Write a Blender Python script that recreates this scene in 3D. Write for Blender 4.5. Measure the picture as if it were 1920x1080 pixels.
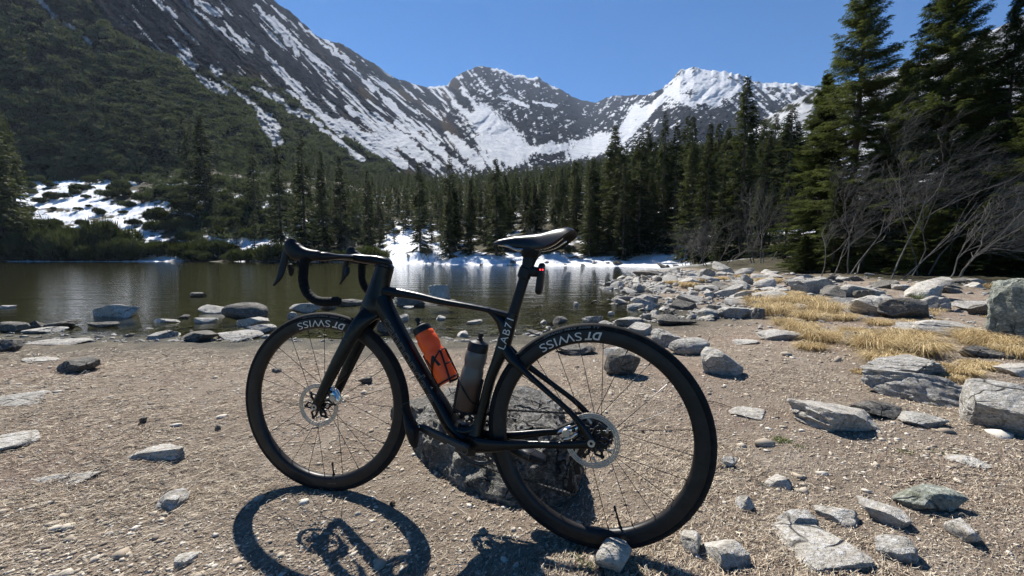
import bpy, bmesh, math, random
import numpy as np
from mathutils import Vector, Matrix

sc = bpy.context.scene
for o in list(bpy.data.objects):
    bpy.data.objects.remove(o, do_unlink=True)
COL = sc.collection

# ------------------------------------------------------------------ camera
F_PX, PITCH, CAM_Z = 720.0, -0.0804, 0.882
cd = bpy.data.cameras.new("camera"); cam = bpy.data.objects.new("camera", cd); COL.objects.link(cam)
cd.sensor_width = 36.0; cd.lens = 36.0 * F_PX / 1920.0
cd.clip_start = 0.02; cd.clip_end = 20000
cam.location = (0, 0, CAM_Z); cam.rotation_euler = (math.pi/2 + PITCH, 0, 0)
sc.camera = cam

# ------------------------------------------------------------------ sky and sun
SUN_EL, SUN_AZ = 50.0, -25.0          # azimuth: degrees to the right of the viewing direction (+Y)
w = bpy.data.worlds.new("World"); sc.world = w; w.use_nodes = True
nt = w.node_tree; nt.nodes.clear()
sky = nt.nodes.new('ShaderNodeTexSky'); sky.sky_type = 'NISHITA'; sky.sun_disc = False
sky.sun_elevation = math.radians(SUN_EL); sky.sun_rotation = math.radians(SUN_AZ)
sky.altitude = 2200; sky.air_density = 1.0; sky.dust_density = 0.05; sky.ozone_density = 5.0
bg = nt.nodes.new('ShaderNodeBackground'); bg.inputs[1].default_value = 0.055
wo = nt.nodes.new('ShaderNodeOutputWorld')
hs = nt.nodes.new('ShaderNodeHueSaturation'); hs.inputs['Saturation'].default_value = 1.36; hs.inputs['Value'].default_value = 1.10
nt.links.new(sky.outputs[0], hs.inputs['Color']); nt.links.new(hs.outputs[0], bg.inputs[0]); nt.links.new(bg.outputs[0], wo.inputs[0])
sl = bpy.data.lights.new("sun", 'SUN'); sun = bpy.data.objects.new("sun", sl); COL.objects.link(sun)
sl.energy = 5.0; sl.angle = math.radians(0.5); sl.color = (1.0, 0.955, 0.89)
e_, a_ = math.radians(SUN_EL), math.radians(SUN_AZ)
SUND = Vector((math.cos(e_)*math.sin(a_), math.cos(e_)*math.cos(a_), math.sin(e_)))
sun.rotation_euler = SUND.to_track_quat('Z', 'Y').to_euler()
sc.view_settings.view_transform = 'Standard'; sc.view_settings.look = 'None'
sc.view_settings.exposure = 1.02; sc.view_settings.gamma = 1.0
sc.render.engine = 'CYCLES'
sc.cycles.max_bounces = 6; sc.cycles.transparent_max_bounces = 12; sc.cycles.glossy_bounces = 3
sc.cycles.transmission_bounces = 4; sc.cycles.diffuse_bounces = 3
sc.cycles.sample_clamp_indirect = 4.0
sc.cycles.use_denoising = True

# ------------------------------------------------------------------ helpers
CP, SP = math.cos(PITCH), math.sin(PITCH)
def ray(px, py):
    a = (np.asarray(px, float)-960)/F_PX; b = (540-np.asarray(py, float))/F_PX
    return a, CP - b*SP, SP + b*CP
def at(px, py, Y):
    """world point on the sight line of photo point (px, py), Y metres ahead"""
    a, y, z = ray(px, py); k = Y/y
    return np.stack([a*k, y*k + 0*a, CAM_Z + z*k], -1)
def project(x, y, z):
    d = y*CP + (z-CAM_Z)*SP; v = -y*SP + (z-CAM_Z)*CP
    return 960 + F_PX*x/d, 540 - F_PX*v/d

def _hash(ix, iy, iz, seed):
    h = (ix.astype(np.int64)*374761393 + iy.astype(np.int64)*668265263 + iz.astype(np.int64)*2147483647 + seed*974634777) & 0xffffffff
    h = ((h ^ (h >> 13))*1274126177) & 0xffffffff
    h = ((h ^ (h >> 15))*2246822519) & 0xffffffff
    return ((h ^ (h >> 16)) & 0xffffff)/float(0xffffff)
def vnoise(x, y, z=None, seed=0):
    """smooth value noise in -1..1"""
    x = np.asarray(x, float); y = np.asarray(y, float)
    ix = np.floor(x); iy = np.floor(y); fx = x-ix; fy = y-iy
    fx = fx*fx*fx*(fx*(fx*6-15)+10); fy = fy*fy*fy*(fy*(fy*6-15)+10)
    if z is None:
        zz = np.zeros_like(ix)
        a = _hash(ix, iy, zz, seed); b = _hash(ix+1, iy, zz, seed); c = _hash(ix, iy+1, zz, seed); d = _hash(ix+1, iy+1, zz, seed)
        return 2*((a*(1-fx)+b*fx)*(1-fy) + (c*(1-fx)+d*fx)*fy)-1
    z = np.asarray(z, float); iz = np.floor(z); fz = z-iz; fz = fz*fz*(3-2*fz)
    out = 0
    for dz, wz in ((0, 1-fz), (1, fz)):
        a = _hash(ix, iy, iz+dz, seed); b = _hash(ix+1, iy, iz+dz, seed); c = _hash(ix, iy+1, iz+dz, seed); d = _hash(ix+1, iy+1, iz+dz, seed)
        out = out + wz*((a*(1-fx)+b*fx)*(1-fy) + (c*(1-fx)+d*fx)*fy)
    return 2*out-1
def fbm(x, y, z=None, oct=4, seed=0, gain=.5, lac=2.03):
    s = 0; a = 1; t = 0
    for i in range(oct):
        s = s + a*vnoise(x, y, z, seed+i*17); t += a; a *= gain
        x = x*lac+3.1; y = y*lac+1.7
        if z is not None: z = z*lac+.9
    return s/t
def ridged(x, y, oct=4, seed=0):
    s = 0; a = 1; t = 0
    for i in range(oct):
        s = s + a*(1-2*np.abs(vnoise(x, y, None, seed+i*13))); t += a; a *= .5; x = x*2.1+5; y = y*2.1+2
    return s/t
def sstep(a, b, x):
    t = np.clip((np.asarray(x, float)-a)/(b-a), 0, 1); return t*t*(3-2*t)

def mesh_np(name, verts, faces, mat=None, smooth=True, attrs=None, mats=None, midx=None):
    """mesh from numpy arrays; faces is (n,3) or (n,4), or a list of such arrays"""
    verts = np.asarray(verts, np.float32)
    fl = faces if isinstance(faces, list) else [faces]
    fl = [np.asarray(f, np.int32) for f in fl if len(f)]
    me = bpy.data.meshes.new(name)
    me.vertices.add(len(verts)); me.vertices.foreach_set('co', verts.ravel())
    tot = sum(f.size for f in fl); nf = sum(len(f) for f in fl)
    me.loops.add(tot); me.loops.foreach_set('vertex_index', np.concatenate([f.ravel() for f in fl]))
    sizes = np.concatenate([np.full(len(f), f.shape[1], np.int32) for f in fl])
    me.polygons.add(nf)
    me.polygons.foreach_set('loop_start', np.concatenate([[0], np.cumsum(sizes)[:-1]]).astype(np.int32))
    if smooth: me.polygons.foreach_set('use_smooth', np.ones(nf, bool))
    if midx is not None: me.polygons.foreach_set('material_index', np.asarray(midx, np.int32))
    me.update(calc_edges=True)
    if attrs:
        for k, v in attrs.items():
            v = np.asarray(v, np.float32)
            if v.ndim == 1:
                at_ = me.attributes.new(k, 'FLOAT', 'POINT'); at_.data.foreach_set('value', v)
            else:
                at_ = me.attributes.new(k, 'FLOAT_VECTOR', 'POINT'); at_.data.foreach_set('vector', v.ravel())
    for m in (mats or ([mat] if mat else [])): me.materials.append(m)
    return me
def obj(name, me, parent=None):
    o = bpy.data.objects.new(name, me); COL.objects.link(o)
    if parent is not None: o.parent = parent
    return o
def tag(o, label=None, cat=None, group=None, kind=None):
    if label: o['label'] = label
    if cat: o['category'] = cat
    if group: o['group'] = group
    if kind: o['kind'] = kind
    return o
def empty(name, loc=(0, 0, 0), rz=0):
    o = bpy.data.objects.new(name, None); COL.objects.link(o); o.location = loc; o.rotation_euler = (0, 0, rz)
    o.empty_display_size = .1
    return o
def grid_faces(nr, nc):
    i = np.arange(nr-1)[:, None]*nc + np.arange(nc-1)[None, :]
    return np.stack([i, i+1, i+nc+1, i+nc], -1).reshape(-1, 4)

# ------------------------------------------------------------------ materials
class NB:
    def __init__(s, name):
        s.m = bpy.data.materials.new(name); s.m.use_nodes = True; s.t = s.m.node_tree; s.n = s.t.nodes
        s.n.clear(); s.out = s.n.new('ShaderNodeOutputMaterial')
        s.b = s.n.new('ShaderNodeBsdfPrincipled'); s.l(s.b.outputs[0], s.out.inputs[0])
        s._co = None
    def l(s, a, b): s.t.links.new(a, b)
    def new(s, t): return s.n.new(t)
    def coord(s, which='Object'):
        if s._co is None: s._co = s.new('ShaderNodeTexCoord')
        return s._co.outputs[which]
    def pos(s):
        return s.new('ShaderNodeNewGeometry').outputs['Position']
    def mapping(s, vec, scale=(1, 1, 1), rot=(0, 0, 0), loc=(0, 0, 0)):
        m = s.new('ShaderNodeMapping'); s.l(vec, m.inputs[0])
        m.inputs['Scale'].default_value = scale; m.inputs['Rotation'].default_value = rot; m.inputs['Location'].default_value = loc
        return m.outputs[0]
    def noise(s, vec, scale, detail=4, rough=.55, dist=0):
        t = s.new('ShaderNodeTexNoise'); s.l(vec, t.inputs['Vector']); t.inputs['Scale'].default_value = scale
        t.inputs['Detail'].default_value = detail; t.inputs['Roughness'].default_value = rough; t.inputs['Distortion'].default_value = dist
        return t.outputs[0]
    def voro(s, vec, scale, feat='F1', out=0, rand=1):
        t = s.new('ShaderNodeTexVoronoi'); s.l(vec, t.inputs['Vector']); t.inputs['Scale'].default_value = scale; t.feature = feat
        t.inputs['Randomness'].default_value = rand
        return t.outputs[out]
    def new_noise_color(s, vec, scale):
        t = s.new('ShaderNodeTexNoise'); s.l(vec, t.inputs['Vector']); t.inputs['Scale'].default_value = scale; return t.outputs[1]
    def ramp(s, fac, stops, interp='LINEAR'):
        r = s.new('ShaderNodeValToRGB'); s.l(fac, r.inputs[0]); cr = r.color_ramp; cr.interpolation = interp
        while len(cr.elements) < len(stops): cr.elements.new(.5)
        for e, (p, c) in zip(cr.elements, stops):
            e.position = p; e.color = (c, c, c, 1) if isinstance(c, (int, float)) else (*c, 1)
        return r.outputs[0]
    def mix(s, fac, a, b, mode='MIX'):
        m = s.new('ShaderNodeMix'); m.data_type = 'RGBA'; m.blend_type = mode
        for i_, v in ((0, fac), (6, a), (7, b)):
            inp = m.inputs[i_]
            if isinstance(v, (int, float)): inp.default_value = v if i_ == 0 else (v, v, v, 1)
            elif isinstance(v, tuple): inp.default_value = (*v, 1)
            else: s.l(v, inp)
        return m.outputs[2]
    def math(s, op, a, b=0.5, c=None):
        m = s.new('ShaderNodeMath'); m.operation = op
        for i, v in enumerate((a, b) + ((c,) if c is not None else ())):
            if isinstance(v, (int, float)): m.inputs[i].default_value = v
            else: s.l(v, m.inputs[i])
        return m.outputs[0]
    def attr(s, name, out='Fac'):
        a = s.new('ShaderNodeAttribute'); a.attribute_name = name; return a.outputs[out]
    def bump(s, h, strength=.5, dist=.01, normal=None):
        b = s.new('ShaderNodeBump'); s.l(h, b.inputs['Height']); b.inputs['Strength'].default_value = strength
        b.inputs['Distance'].default_value = dist
        if normal is not None: s.l(normal, b.inputs['Normal'])
        return b.outputs[0]
    def set(s, color=None, rough=None, metal=None, spec=None, normal=None, **kw):
        for k, v in (('Base Color', color), ('Roughness', rough), ('Metallic', metal), ('Specular IOR Level', spec), ('Normal', normal), *kw.items()):
            if v is None: continue
            i = s.b.inputs[k]
            if isinstance(v, (int, float)): i.default_value = v
            elif isinstance(v, tuple): i.default_value = (*v, 1) if len(v) == 3 else v
            else: s.l(v, i)
        return s

def simple(name, color, rough=.5, metal=0, spec=.5, **kw):
    return NB(name).set(color=color, rough=rough, metal=metal, spec=spec, **kw).m
def snow_col(b, vec, scale):
    n = b.noise(vec, scale, 5, .6)
    return b.ramp(n, [(.3, (.62, .66, .72)), (.6, (.84, .85, .87))])

def mat_mountain():
    b = NB('mountain_surface'); P = b.pos()
    n1 = b.noise(P, .02, 8, .65); n2 = b.noise(P, .12, 6, .7)
    rock = b.ramp(n1, [(.3, (.011, .014, .018)), (.5, (.027, .031, .040)), (.7, (.058, .062, .075))])
    rock = b.mix(.5, rock, b.ramp(n2, [(.36, (.005, .006, .008)), (.5, (.03, .033, .036)), (.64, (.105, .106, .112))]))
    vegn = b.noise(P, .10, 6, .75)
    vegn = b.math('ADD', b.math('MULTIPLY', vegn, .6), b.math('MULTIPLY', b.noise(P, .018, 3, .5), .4))
    veg = b.ramp(vegn, [(.36, (.018, .023, .013)), (.48, (.045, .052, .028)), (.58, (.085, .088, .05)), (.7, (.13, .12, .08))])
    tan = b.ramp(n2, [(.3, (.045, .036, .026)), (.7, (.11, .088, .064))])
    c = b.mix(b.attr('tan'), rock, tan)
    c = b.mix(b.attr('veg'), c, veg)
    c = b.mix(b.attr('snow'), c, snow_col(b, P, .05))
    bm = b.bump(b.noise(P, .08, 10, .75), 1.0, 14.0)
    b.set(color=c, rough=1.0, spec=.0, normal=bm)
    return b.m
def mat_ground():
    b = NB('ground_surface'); P = b.pos()
    big = b.noise(P, .7, 4, .5); med = b.noise(P, 6, 6, .65); fine = b.noise(P, 90, 5, .75)
    grit = b.voro(P, 130, 'F1', 1)
    soil = b.ramp(med, [(.3, (.25, .192, .14)), (.5, (.385, .31, .235)), (.7, (.51, .43, .34))])
    red = b.mix(b.ramp(b.noise(P, 1.1, 5, .6), [(.48, 0.0), (.68, .55)]), soil, (.33, .215, .165))
    soil = b.mix(b.ramp(fine, [(.35, .6), (.55, 0.0)]), red, (.12, .09, .068))
    soil = b.mix(b.ramp(b.noise(P, 200, 3, .6), [(.55, 0.0), (.72, .8)]), soil, (.52, .47, .39))
    soil = b.mix(b.ramp(big, [(.3, .3), (.7, 0.0)]), soil, (.24, .19, .145))
    # wet, dark lake bed with pale stones
    bedn = b.noise(P, 2.2, 6, .7); vd = b.voro(b.mapping(P, (1, .55, 1)), 2.6, 'F1', 0)
    bed = b.ramp(bedn, [(.36, (.016, .017, .010)), (.5, (.050, .047, .028)), (.64, (.14, .125, .08))])
    bed = b.mix(b.ramp(vd, [(.12, .75), (.3, 0.0)]), bed, (.17, .145, .09))
    floor = b.ramp(b.noise(P, .9, 8, .7), [(.3, (.03, .026, .017)), (.5, (.055, .048, .028)), (.75, (.11, .10, .05))])
    c = b.mix(b.attr('floor'), soil, floor)
    c = b.mix(b.attr('wet'), c, bed)
    c = b.mix(b.attr('snow'), c, snow_col(b, P, .9))
    h = b.math('ADD', b.math('MULTIPLY', fine, .5), b.math('ADD', b.noise(P, 28, 6, .7), b.math('MULTIPLY', b.noise(P, 160, 3, .6), .25)))
    nm = b.bump(h, 1.0, .05)
    r = b.mix(b.attr('wet'), .95, .5)
    b.set(color=c, rough=r, spec=.2, normal=nm)
    return b.m
def mat_water():
    b = NB('lake_water'); b.n.remove(b.b)
    P = b.pos()
    v = b.mapping(P, (1, 1.0, 1))
    wv = b.math('ADD', b.noise(b.mapping(P, (.55, 1.5, 1)), 1.1, 6, .62), b.math('MULTIPLY', b.noise(b.mapping(P, (.8, 1.9, 1)), 7, 3, .6), .14))
    nm = b.bump(wv, .6, .032)
    fr = b.new('ShaderNodeFresnel'); fr.inputs[0].default_value = 1.333; b.l(nm, fr.inputs[1])
    tr = b.new('ShaderNodeBsdfTransparent'); tr.inputs[0].default_value = (.50, .51, .38, 1)
    gl = b.new('ShaderNodeBsdfGlossy'); gl.inputs['Roughness'].default_value = .02; b.l(nm, gl.inputs['Normal'])
    gl.inputs[0].default_value = (.95, .95, .95, 1)
    mx = b.new('ShaderNodeMixShader'); b.l(fr.outputs[0], mx.inputs[0]); b.l(tr.outputs[0], mx.inputs[1]); b.l(gl.outputs[0], mx.inputs[2])
    b.l(mx.outputs[0], b.out.inputs[0])
    return b.m

# ------------------------------------------------------------------ the lake outline (plan, metres; camera at 0,0)
WATER_Z = -0.12
SHORE = np.array([(-400, 2), (-40, 4.6), (-14, 5.2), (-6.6, 5.0), (-4.6, 4.75), (-3.2, 4.85), (-1.9, 4.6), (-.66, 4.75), (.4, 5.0), (1.5, 5.5),
    (2.3, 6.1), (3.0, 6.7), (2.9, 7.5), (2.45, 8.5), (3.2, 10.3), (3.1, 12.5), (3.9, 15), (5.6, 18.5), (7.3, 22), (9.8, 27), (12.5, 34),
    (13.4, 39), (11, 43), (6.5, 46), (2.7, 47), (-4, 48.5), (-9, 52), (-15, 60), (-27, 71), (-40, 79), (-58, 84), (-78, 85), (-113, 84), (-170, 90), (-400, 95)])
def shore_sd(x, y):
    """signed distance to the shore line, positive on land"""
    x = np.asarray(x, float); y = np.asarray(y, float); shp = x.shape; x = x.ravel(); y = y.ravel()
    x = x + .35*fbm(x*.5, y*.5, seed=5, oct=3)*np.clip(y/12, .35, 4); y = y + .35*fbm(x*.5, y*.5, seed=9, oct=3)*np.clip(y/12, .35, 4)
    d = np.full(x.shape, 1e9); ins = np.zeros(x.shape, bool); n = len(SHORE)
    for i in range(n):
        ax, ay = SHORE[i]; bx, by = SHORE[(i+1) % n]
        ex, ey = bx-ax, by-ay
        if i < n-1:
            t = np.clip(((x-ax)*ex + (y-ay)*ey)/(ex*ex+ey*ey), 0, 1)
            d = np.minimum(d, (x-ax-t*ex)**2 + (y-ay-t*ey)**2)
        if ay != by:
            c = ((ay > y) != (by > y)) & (x < (bx-ax)*(y-ay)/(by-ay)+ax)
            ins ^= c
    return (np.sqrt(d)*np.where(ins, -1, 1)).reshape(shp)

def ground_z(x, y, sd=None, detail=True):
    x = np.asarray(x, float); y = np.asarray(y, float)
    if sd is None: sd = shore_sd(x, y)
    pxx = 960 + F_PX*x/np.maximum(y, .3)
    z = np.full(x.shape, WATER_Z)
    und = -.10*np.minimum(-np.minimum(sd, 0), 9)**.85
    near = .13*sstep(0, 2.6, sd)
    # right-hand stony bank
    bank = .10*sstep(2.2, 5, x)*sstep(5.5, 9, y)*sstep(0, 4, sd) + .55*sstep(8.5, 26, x)*sstep(3, 16, y)
    bank = bank + (.11*fbm(x*.9, y*.9, seed=51, oct=3) + .05)*sstep(2.4, 4.2, x)*sstep(5.2, 7.5, y)*sstep(.3, 1.5, sd)
    rgt = np.maximum(sd-6, 0)*.13*sstep(12, 30, y)
    S = np.interp(pxx, [-600, 0, 420, 560, 700, 850, 1100, 1350, 1450, 1700, 3000], [.5, .45, .45, .36, .26, .25, .27, .27, .25, .14, .14])
    steep = np.interp(pxx, [400, 720, 760, 860, 960, 1150, 1250], [.5, 1.0, 1.9, 1.3, .8, .7, .4])
    far = steep*sstep(0, 4.5, sd) + S*np.maximum(sd-4, 0) + 1.2*fbm(x*.04, y*.04, seed=31, oct=3)*sstep(3, 40, sd)
    fw = sstep(24, 40, y)
    landz = (near + bank + rgt)*(1-fw) + far*fw
    z = z + np.where(sd < 0, und, landz)
    z = z + .13*np.maximum(fw*0, 0)
    if detail:
        amp = np.where(sd > 0, sstep(0, .6, sd), .35)
        z = z + amp*(.020*fbm(x*1.6, y*1.6, seed=3, oct=3) + .006*fbm(x*9, y*9, seed=4, oct=3))*(1-fw)
        z = z + fw*np.where(sd > 0, 1, .2)*(.35*fbm(x*.25, y*.25, seed=6, oct=4)*sstep(.5, 6, sd) + .06*fbm(x*1.5, y*1.5, seed=8, oct=2)*sstep(0, 1, sd))
        # flatten under the bicycle
        fl = np.exp(-(((x+.24)/.9)**2 + ((y-1.25)/.45)**2)**2)
        z = z*(1-fl) + (.001)*fl
    return z

PXS = np.concatenate([np.arange(-1500, -150, 9), np.arange(-150, 2070, 2.6), np.arange(2070, 3430, 9)])
PYS = np.concatenate([np.arange(2400, 1120, -16), np.arange(1120, 640, -2.2), np.arange(640, 506, -1.1)])
Yn = (CAM_Z)/np.maximum(((PYS-540)/F_PX*CP - SP)/(CP+(PYS-540)/F_PX*SP), 1e-4)
Yn = Yn[Yn < 26]
YS = np.concatenate([Yn, np.geomspace(Yn[-1]*1.01, 360, 330)])
PX, YY = np.meshgrid(PXS, YS)
XX = (PX-960)/F_PX*YY
SD = shore_sd(XX, YY)
ZZ = ground_z(XX, YY, SD)
px_, py_ = project(XX, YY, ZZ)
nA = fbm(XX*.09, YY*.16, seed=41, oct=5); nB = fbm(XX*.5, YY*.5, seed=43, oct=3)
fw = sstep(24, 40, YY)
# snow lying on the far banks
sn_shore = sstep(-.5, .1, 5.5 + 3.5*nB - SD)*(px_ > 715)*sstep(1270, 1225, px_)*fw
sn_strip = sstep(0.0, .35, 1.6+1.1*nB-SD)*fw*(px_ <= 715)*(fbm(XX*.05, XX*0+3, seed=77, oct=3) > -.15)
def blob(cx, cy, rx, ry): return 1-np.sqrt(((px_-cx)/rx)**2 + ((py_-cy)/ry)**2)
patch = np.maximum.reduce([blob(150, 380, 115, 55), blob(235, 412, 105, 42), blob(110, 330, 60, 26), blob(330, 385, 100, 30), blob(255, 450, 60, 18),
    blob(420, 452, 90, 14), blob(540, 445, 38, 28), blob(295, 475, 30, 20), blob(760, 455, 45, 40), blob(480, 380, 50, 14), blob(600, 430, 60, 14), blob(800, 470, 60, 22), blob(1230, 490, 90, 30), blob(300, 478, 46, 14), blob(400, 470, 60, 12), blob(470, 455, 60, 12), blob(360, 445, 40, 12), blob(60, 345, 40, 20), blob(520, 470, 40, 12)])
sn_patch = sstep(-.02, .10, patch*.8 + .95*nA + .45*nB + .5*fbm(XX*.22, YY*.3, seed=47, oct=4) - .02)*fw*(SD > 0)
sn_misc = sstep(.38, .5, nA + .3*nB)*fw*(SD > 6)*.9
snow = np.clip(np.maximum.reduce([sn_shore, sn_strip, sn_patch, sn_misc]), 0, 1)*(SD > 0)
wet = 1-sstep(-.02, .10, ZZ-WATER_Z)
floorm = np.maximum(fw, sstep(9.5, 12, XX + .8*nB)*sstep(5, 9, YY))
me = mesh_np('ground', np.stack([XX, YY, ZZ], -1).reshape(-1, 3), grid_faces(len(YS), len(PXS)), mat_ground(),
             attrs={'snow': snow.ravel(), 'wet': wet.ravel(), 'floor': floorm.ravel()})
tag(obj('ground', me), kind='structure')

# ------------------------------------------------------------------ water
wx = np.linspace(-400, 60, 24); wy = np.linspace(1.5, 120, 12)
WX, WY = np.meshgrid(wx, wy)
me = mesh_np('lake_water', np.stack([WX, WY, WX*0+WATER_Z], -1).reshape(-1, 3), grid_faces(12, 24), mat_water())
tag(obj('lake_water', me), kind='structure')

# ------------------------------------------------------------------ mountains
M_MOUNT = mat_mountain()
def dirstreak(px, py, seed, ang, lw, ls, oct=4):
    """noise stretched along direction ang (radians below horizontal), widths in photo px"""
    ca, sa = np.cos(ang), np.sin(ang)
    u = px*ca + py*sa; v = -px*sa + py*ca
    return fbm(u/ls, v/lw, seed=seed, oct=oct)
def blend_streak(px, py, seed, lw, ls, oct=4):
    knots = [(560, .80), (760, .66), (900, .95), (1010, 1.35), (1130, 2.1), (1260, 2.45), (1420, .75)]
    out = 0
    for i, (c, a) in enumerate(knots):
        lo = knots[i-1][0] if i else -9e9; hi = knots[i+1][0] if i < len(knots)-1 else 9e9
        w_ = np.where(px < c, np.clip((px-lo)/(c-lo), 0, 1) if i else 1.0, np.clip((hi-px)/(hi-c), 0, 1) if i < len(knots)-1 else 1.0)
        out = out + np.sqrt(w_)*dirstreak(px, py, seed+i, a, lw, ls, oct)
    return out
def mountain_sheet(name, sky_pts, base_pts, Ys_pts, Yb_pts, px0, px1, step, rows, maskf, relief=.05, jag=3.0, pw=1.25, seed=0):
    pxs = np.arange(px0, px1, step); t = np.linspace(0, 1, rows)[:, None]
    skyp = np.interp(pxs, *zip(*sky_pts)); basep = np.interp(pxs, *zip(*base_pts))
    sm = skyp
    skyp = skyp + jag*(fbm(pxs/14., pxs*0, seed=seed+1, oct=5)) - jag*.6*ridged(pxs/9., pxs*0+4, seed=seed+2, oct=4)
    Yb = np.interp(pxs, *zip(*Yb_pts)); Ys_ = np.interp(pxs, *zip(*Ys_pts))
    px = np.broadcast_to(pxs, (rows, len(pxs))) + 0*t
    py = basep + (sm-basep)*t + (skyp-sm)*t**16
    Y = Yb*(Ys_/Yb)**(t**pw)
    dsp, masks = maskf(px, py, t)
    Y = Y*(1 + relief*dsp*sstep(0, .1, t)*(1-.6*sstep(.93, 1, t)))
    v = at(px, py, Y)
    # close the back so that the ridge has thickness
    back = v[-1].copy(); back[:, 1] *= 1.25; back[:, 0] *= 1.25; back[:, 2] *= .6
    v = np.concatenate([v, back[None]], 0)
    masks = {k: np.concatenate([m, m[-1:]], 0).ravel() for k, m in masks.items()}
    me = mesh_np(name, v.reshape(-1, 3), grid_faces(rows+1, len(pxs)), M_MOUNT, attrs=masks)
    tag(obj(name, me), kind='structure')
    return px, py, v[:-1], masks

VEGB = [(-800, -700), (-100, -160), (143, -30), (207, 50), (260, 83), (333, 112), (400, 128), (463, 140), (500, 152), (560, 190), (633, 235), (700, 290), (760, 330), (900, 345), (3000, 345)]
SNOWP = [  # hand-placed snow tongues: x0,y0,x1,y1,half width
    (60, -10, 105, 32, 5), (118, 43, 138, 55, 4), (156, 68, 171, 79, 4), (290, 0, 330, 32, 7), (318, 68, 357, 105, 7), (335, 104, 366, 124, 9),
    (372, 145, 418, 172, 12), (395, 125, 412, 138, 8), (475, 165, 530, 190, 9), (480, 205, 522, 268, 15), (500, 215, 520, 240, 10), (520, 190, 560, 215, 7),
    (415, 155, 440, 170, 4), (445, 175, 475, 195, 6), (505, 110, 640, 255, 9), (540, 170, 700, 285, 7), (560, 205, 680, 300, 7), (330, -10, 470, 100, 4), (420, 40, 470, 95, 6),
    (365, 0, 410, 25, 12), (480, 10, 560, 100, 7), (505, 30, 620, 140, 6), (600, 60, 700, 170, 5), (560, 45, 640, 110, 4), (490, 90, 510, 115, 5), (540, 0, 640, 80, 4),
    (610, 215, 720, 290, 10), (640, 225, 760, 310, 11), (650, 200, 790, 300, 9), (700, 215, 820, 310, 10), (740, 230, 860, 310, 8), (690, 150, 780, 250, 5), (720, 180, 830, 280, 5),
    (840, 250, 900, 310, 14), (900, 260, 960, 300, 14), (893, 215, 925, 275, 15), (905, 205, 975, 285, 22), (960, 285, 1060, 275, 9), (850, 190, 900, 235, 6), (865, 165, 915, 230, 5),
    (1080, 285, 1130, 262, 16), (1110, 280, 1160, 255, 15), (1150, 280, 1195, 200, 10), (1140, 290, 1220, 205, 8), (1215, 200, 1180, 225, 7), (935, 180, 990, 200, 4), (1000, 190, 1040, 200, 3),
    (1290, 140, 1210, 215, 7), (1285, 140, 1340, 190, 13), (1320, 150, 1380, 165, 10), (1250, 170, 1300, 195, 9), (1300, 180, 1370, 175, 8), (1290, 190, 1350, 185, 6), (1420, 160, 1480, 160, 3)]
def seg_d(px, py, s):
    x0, y0, x1, y1, hw = s
    ex, ey = x1-x0, y1-y0; t = np.clip(((px-x0)*ex+(py-y0)*ey)/(ex*ex+ey*ey), 0, 1)
    return np.hypot(px-x0-t*ex, py-y0-t*ey)/(hw*(.55+.9*t*(1.3-t)))
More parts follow.
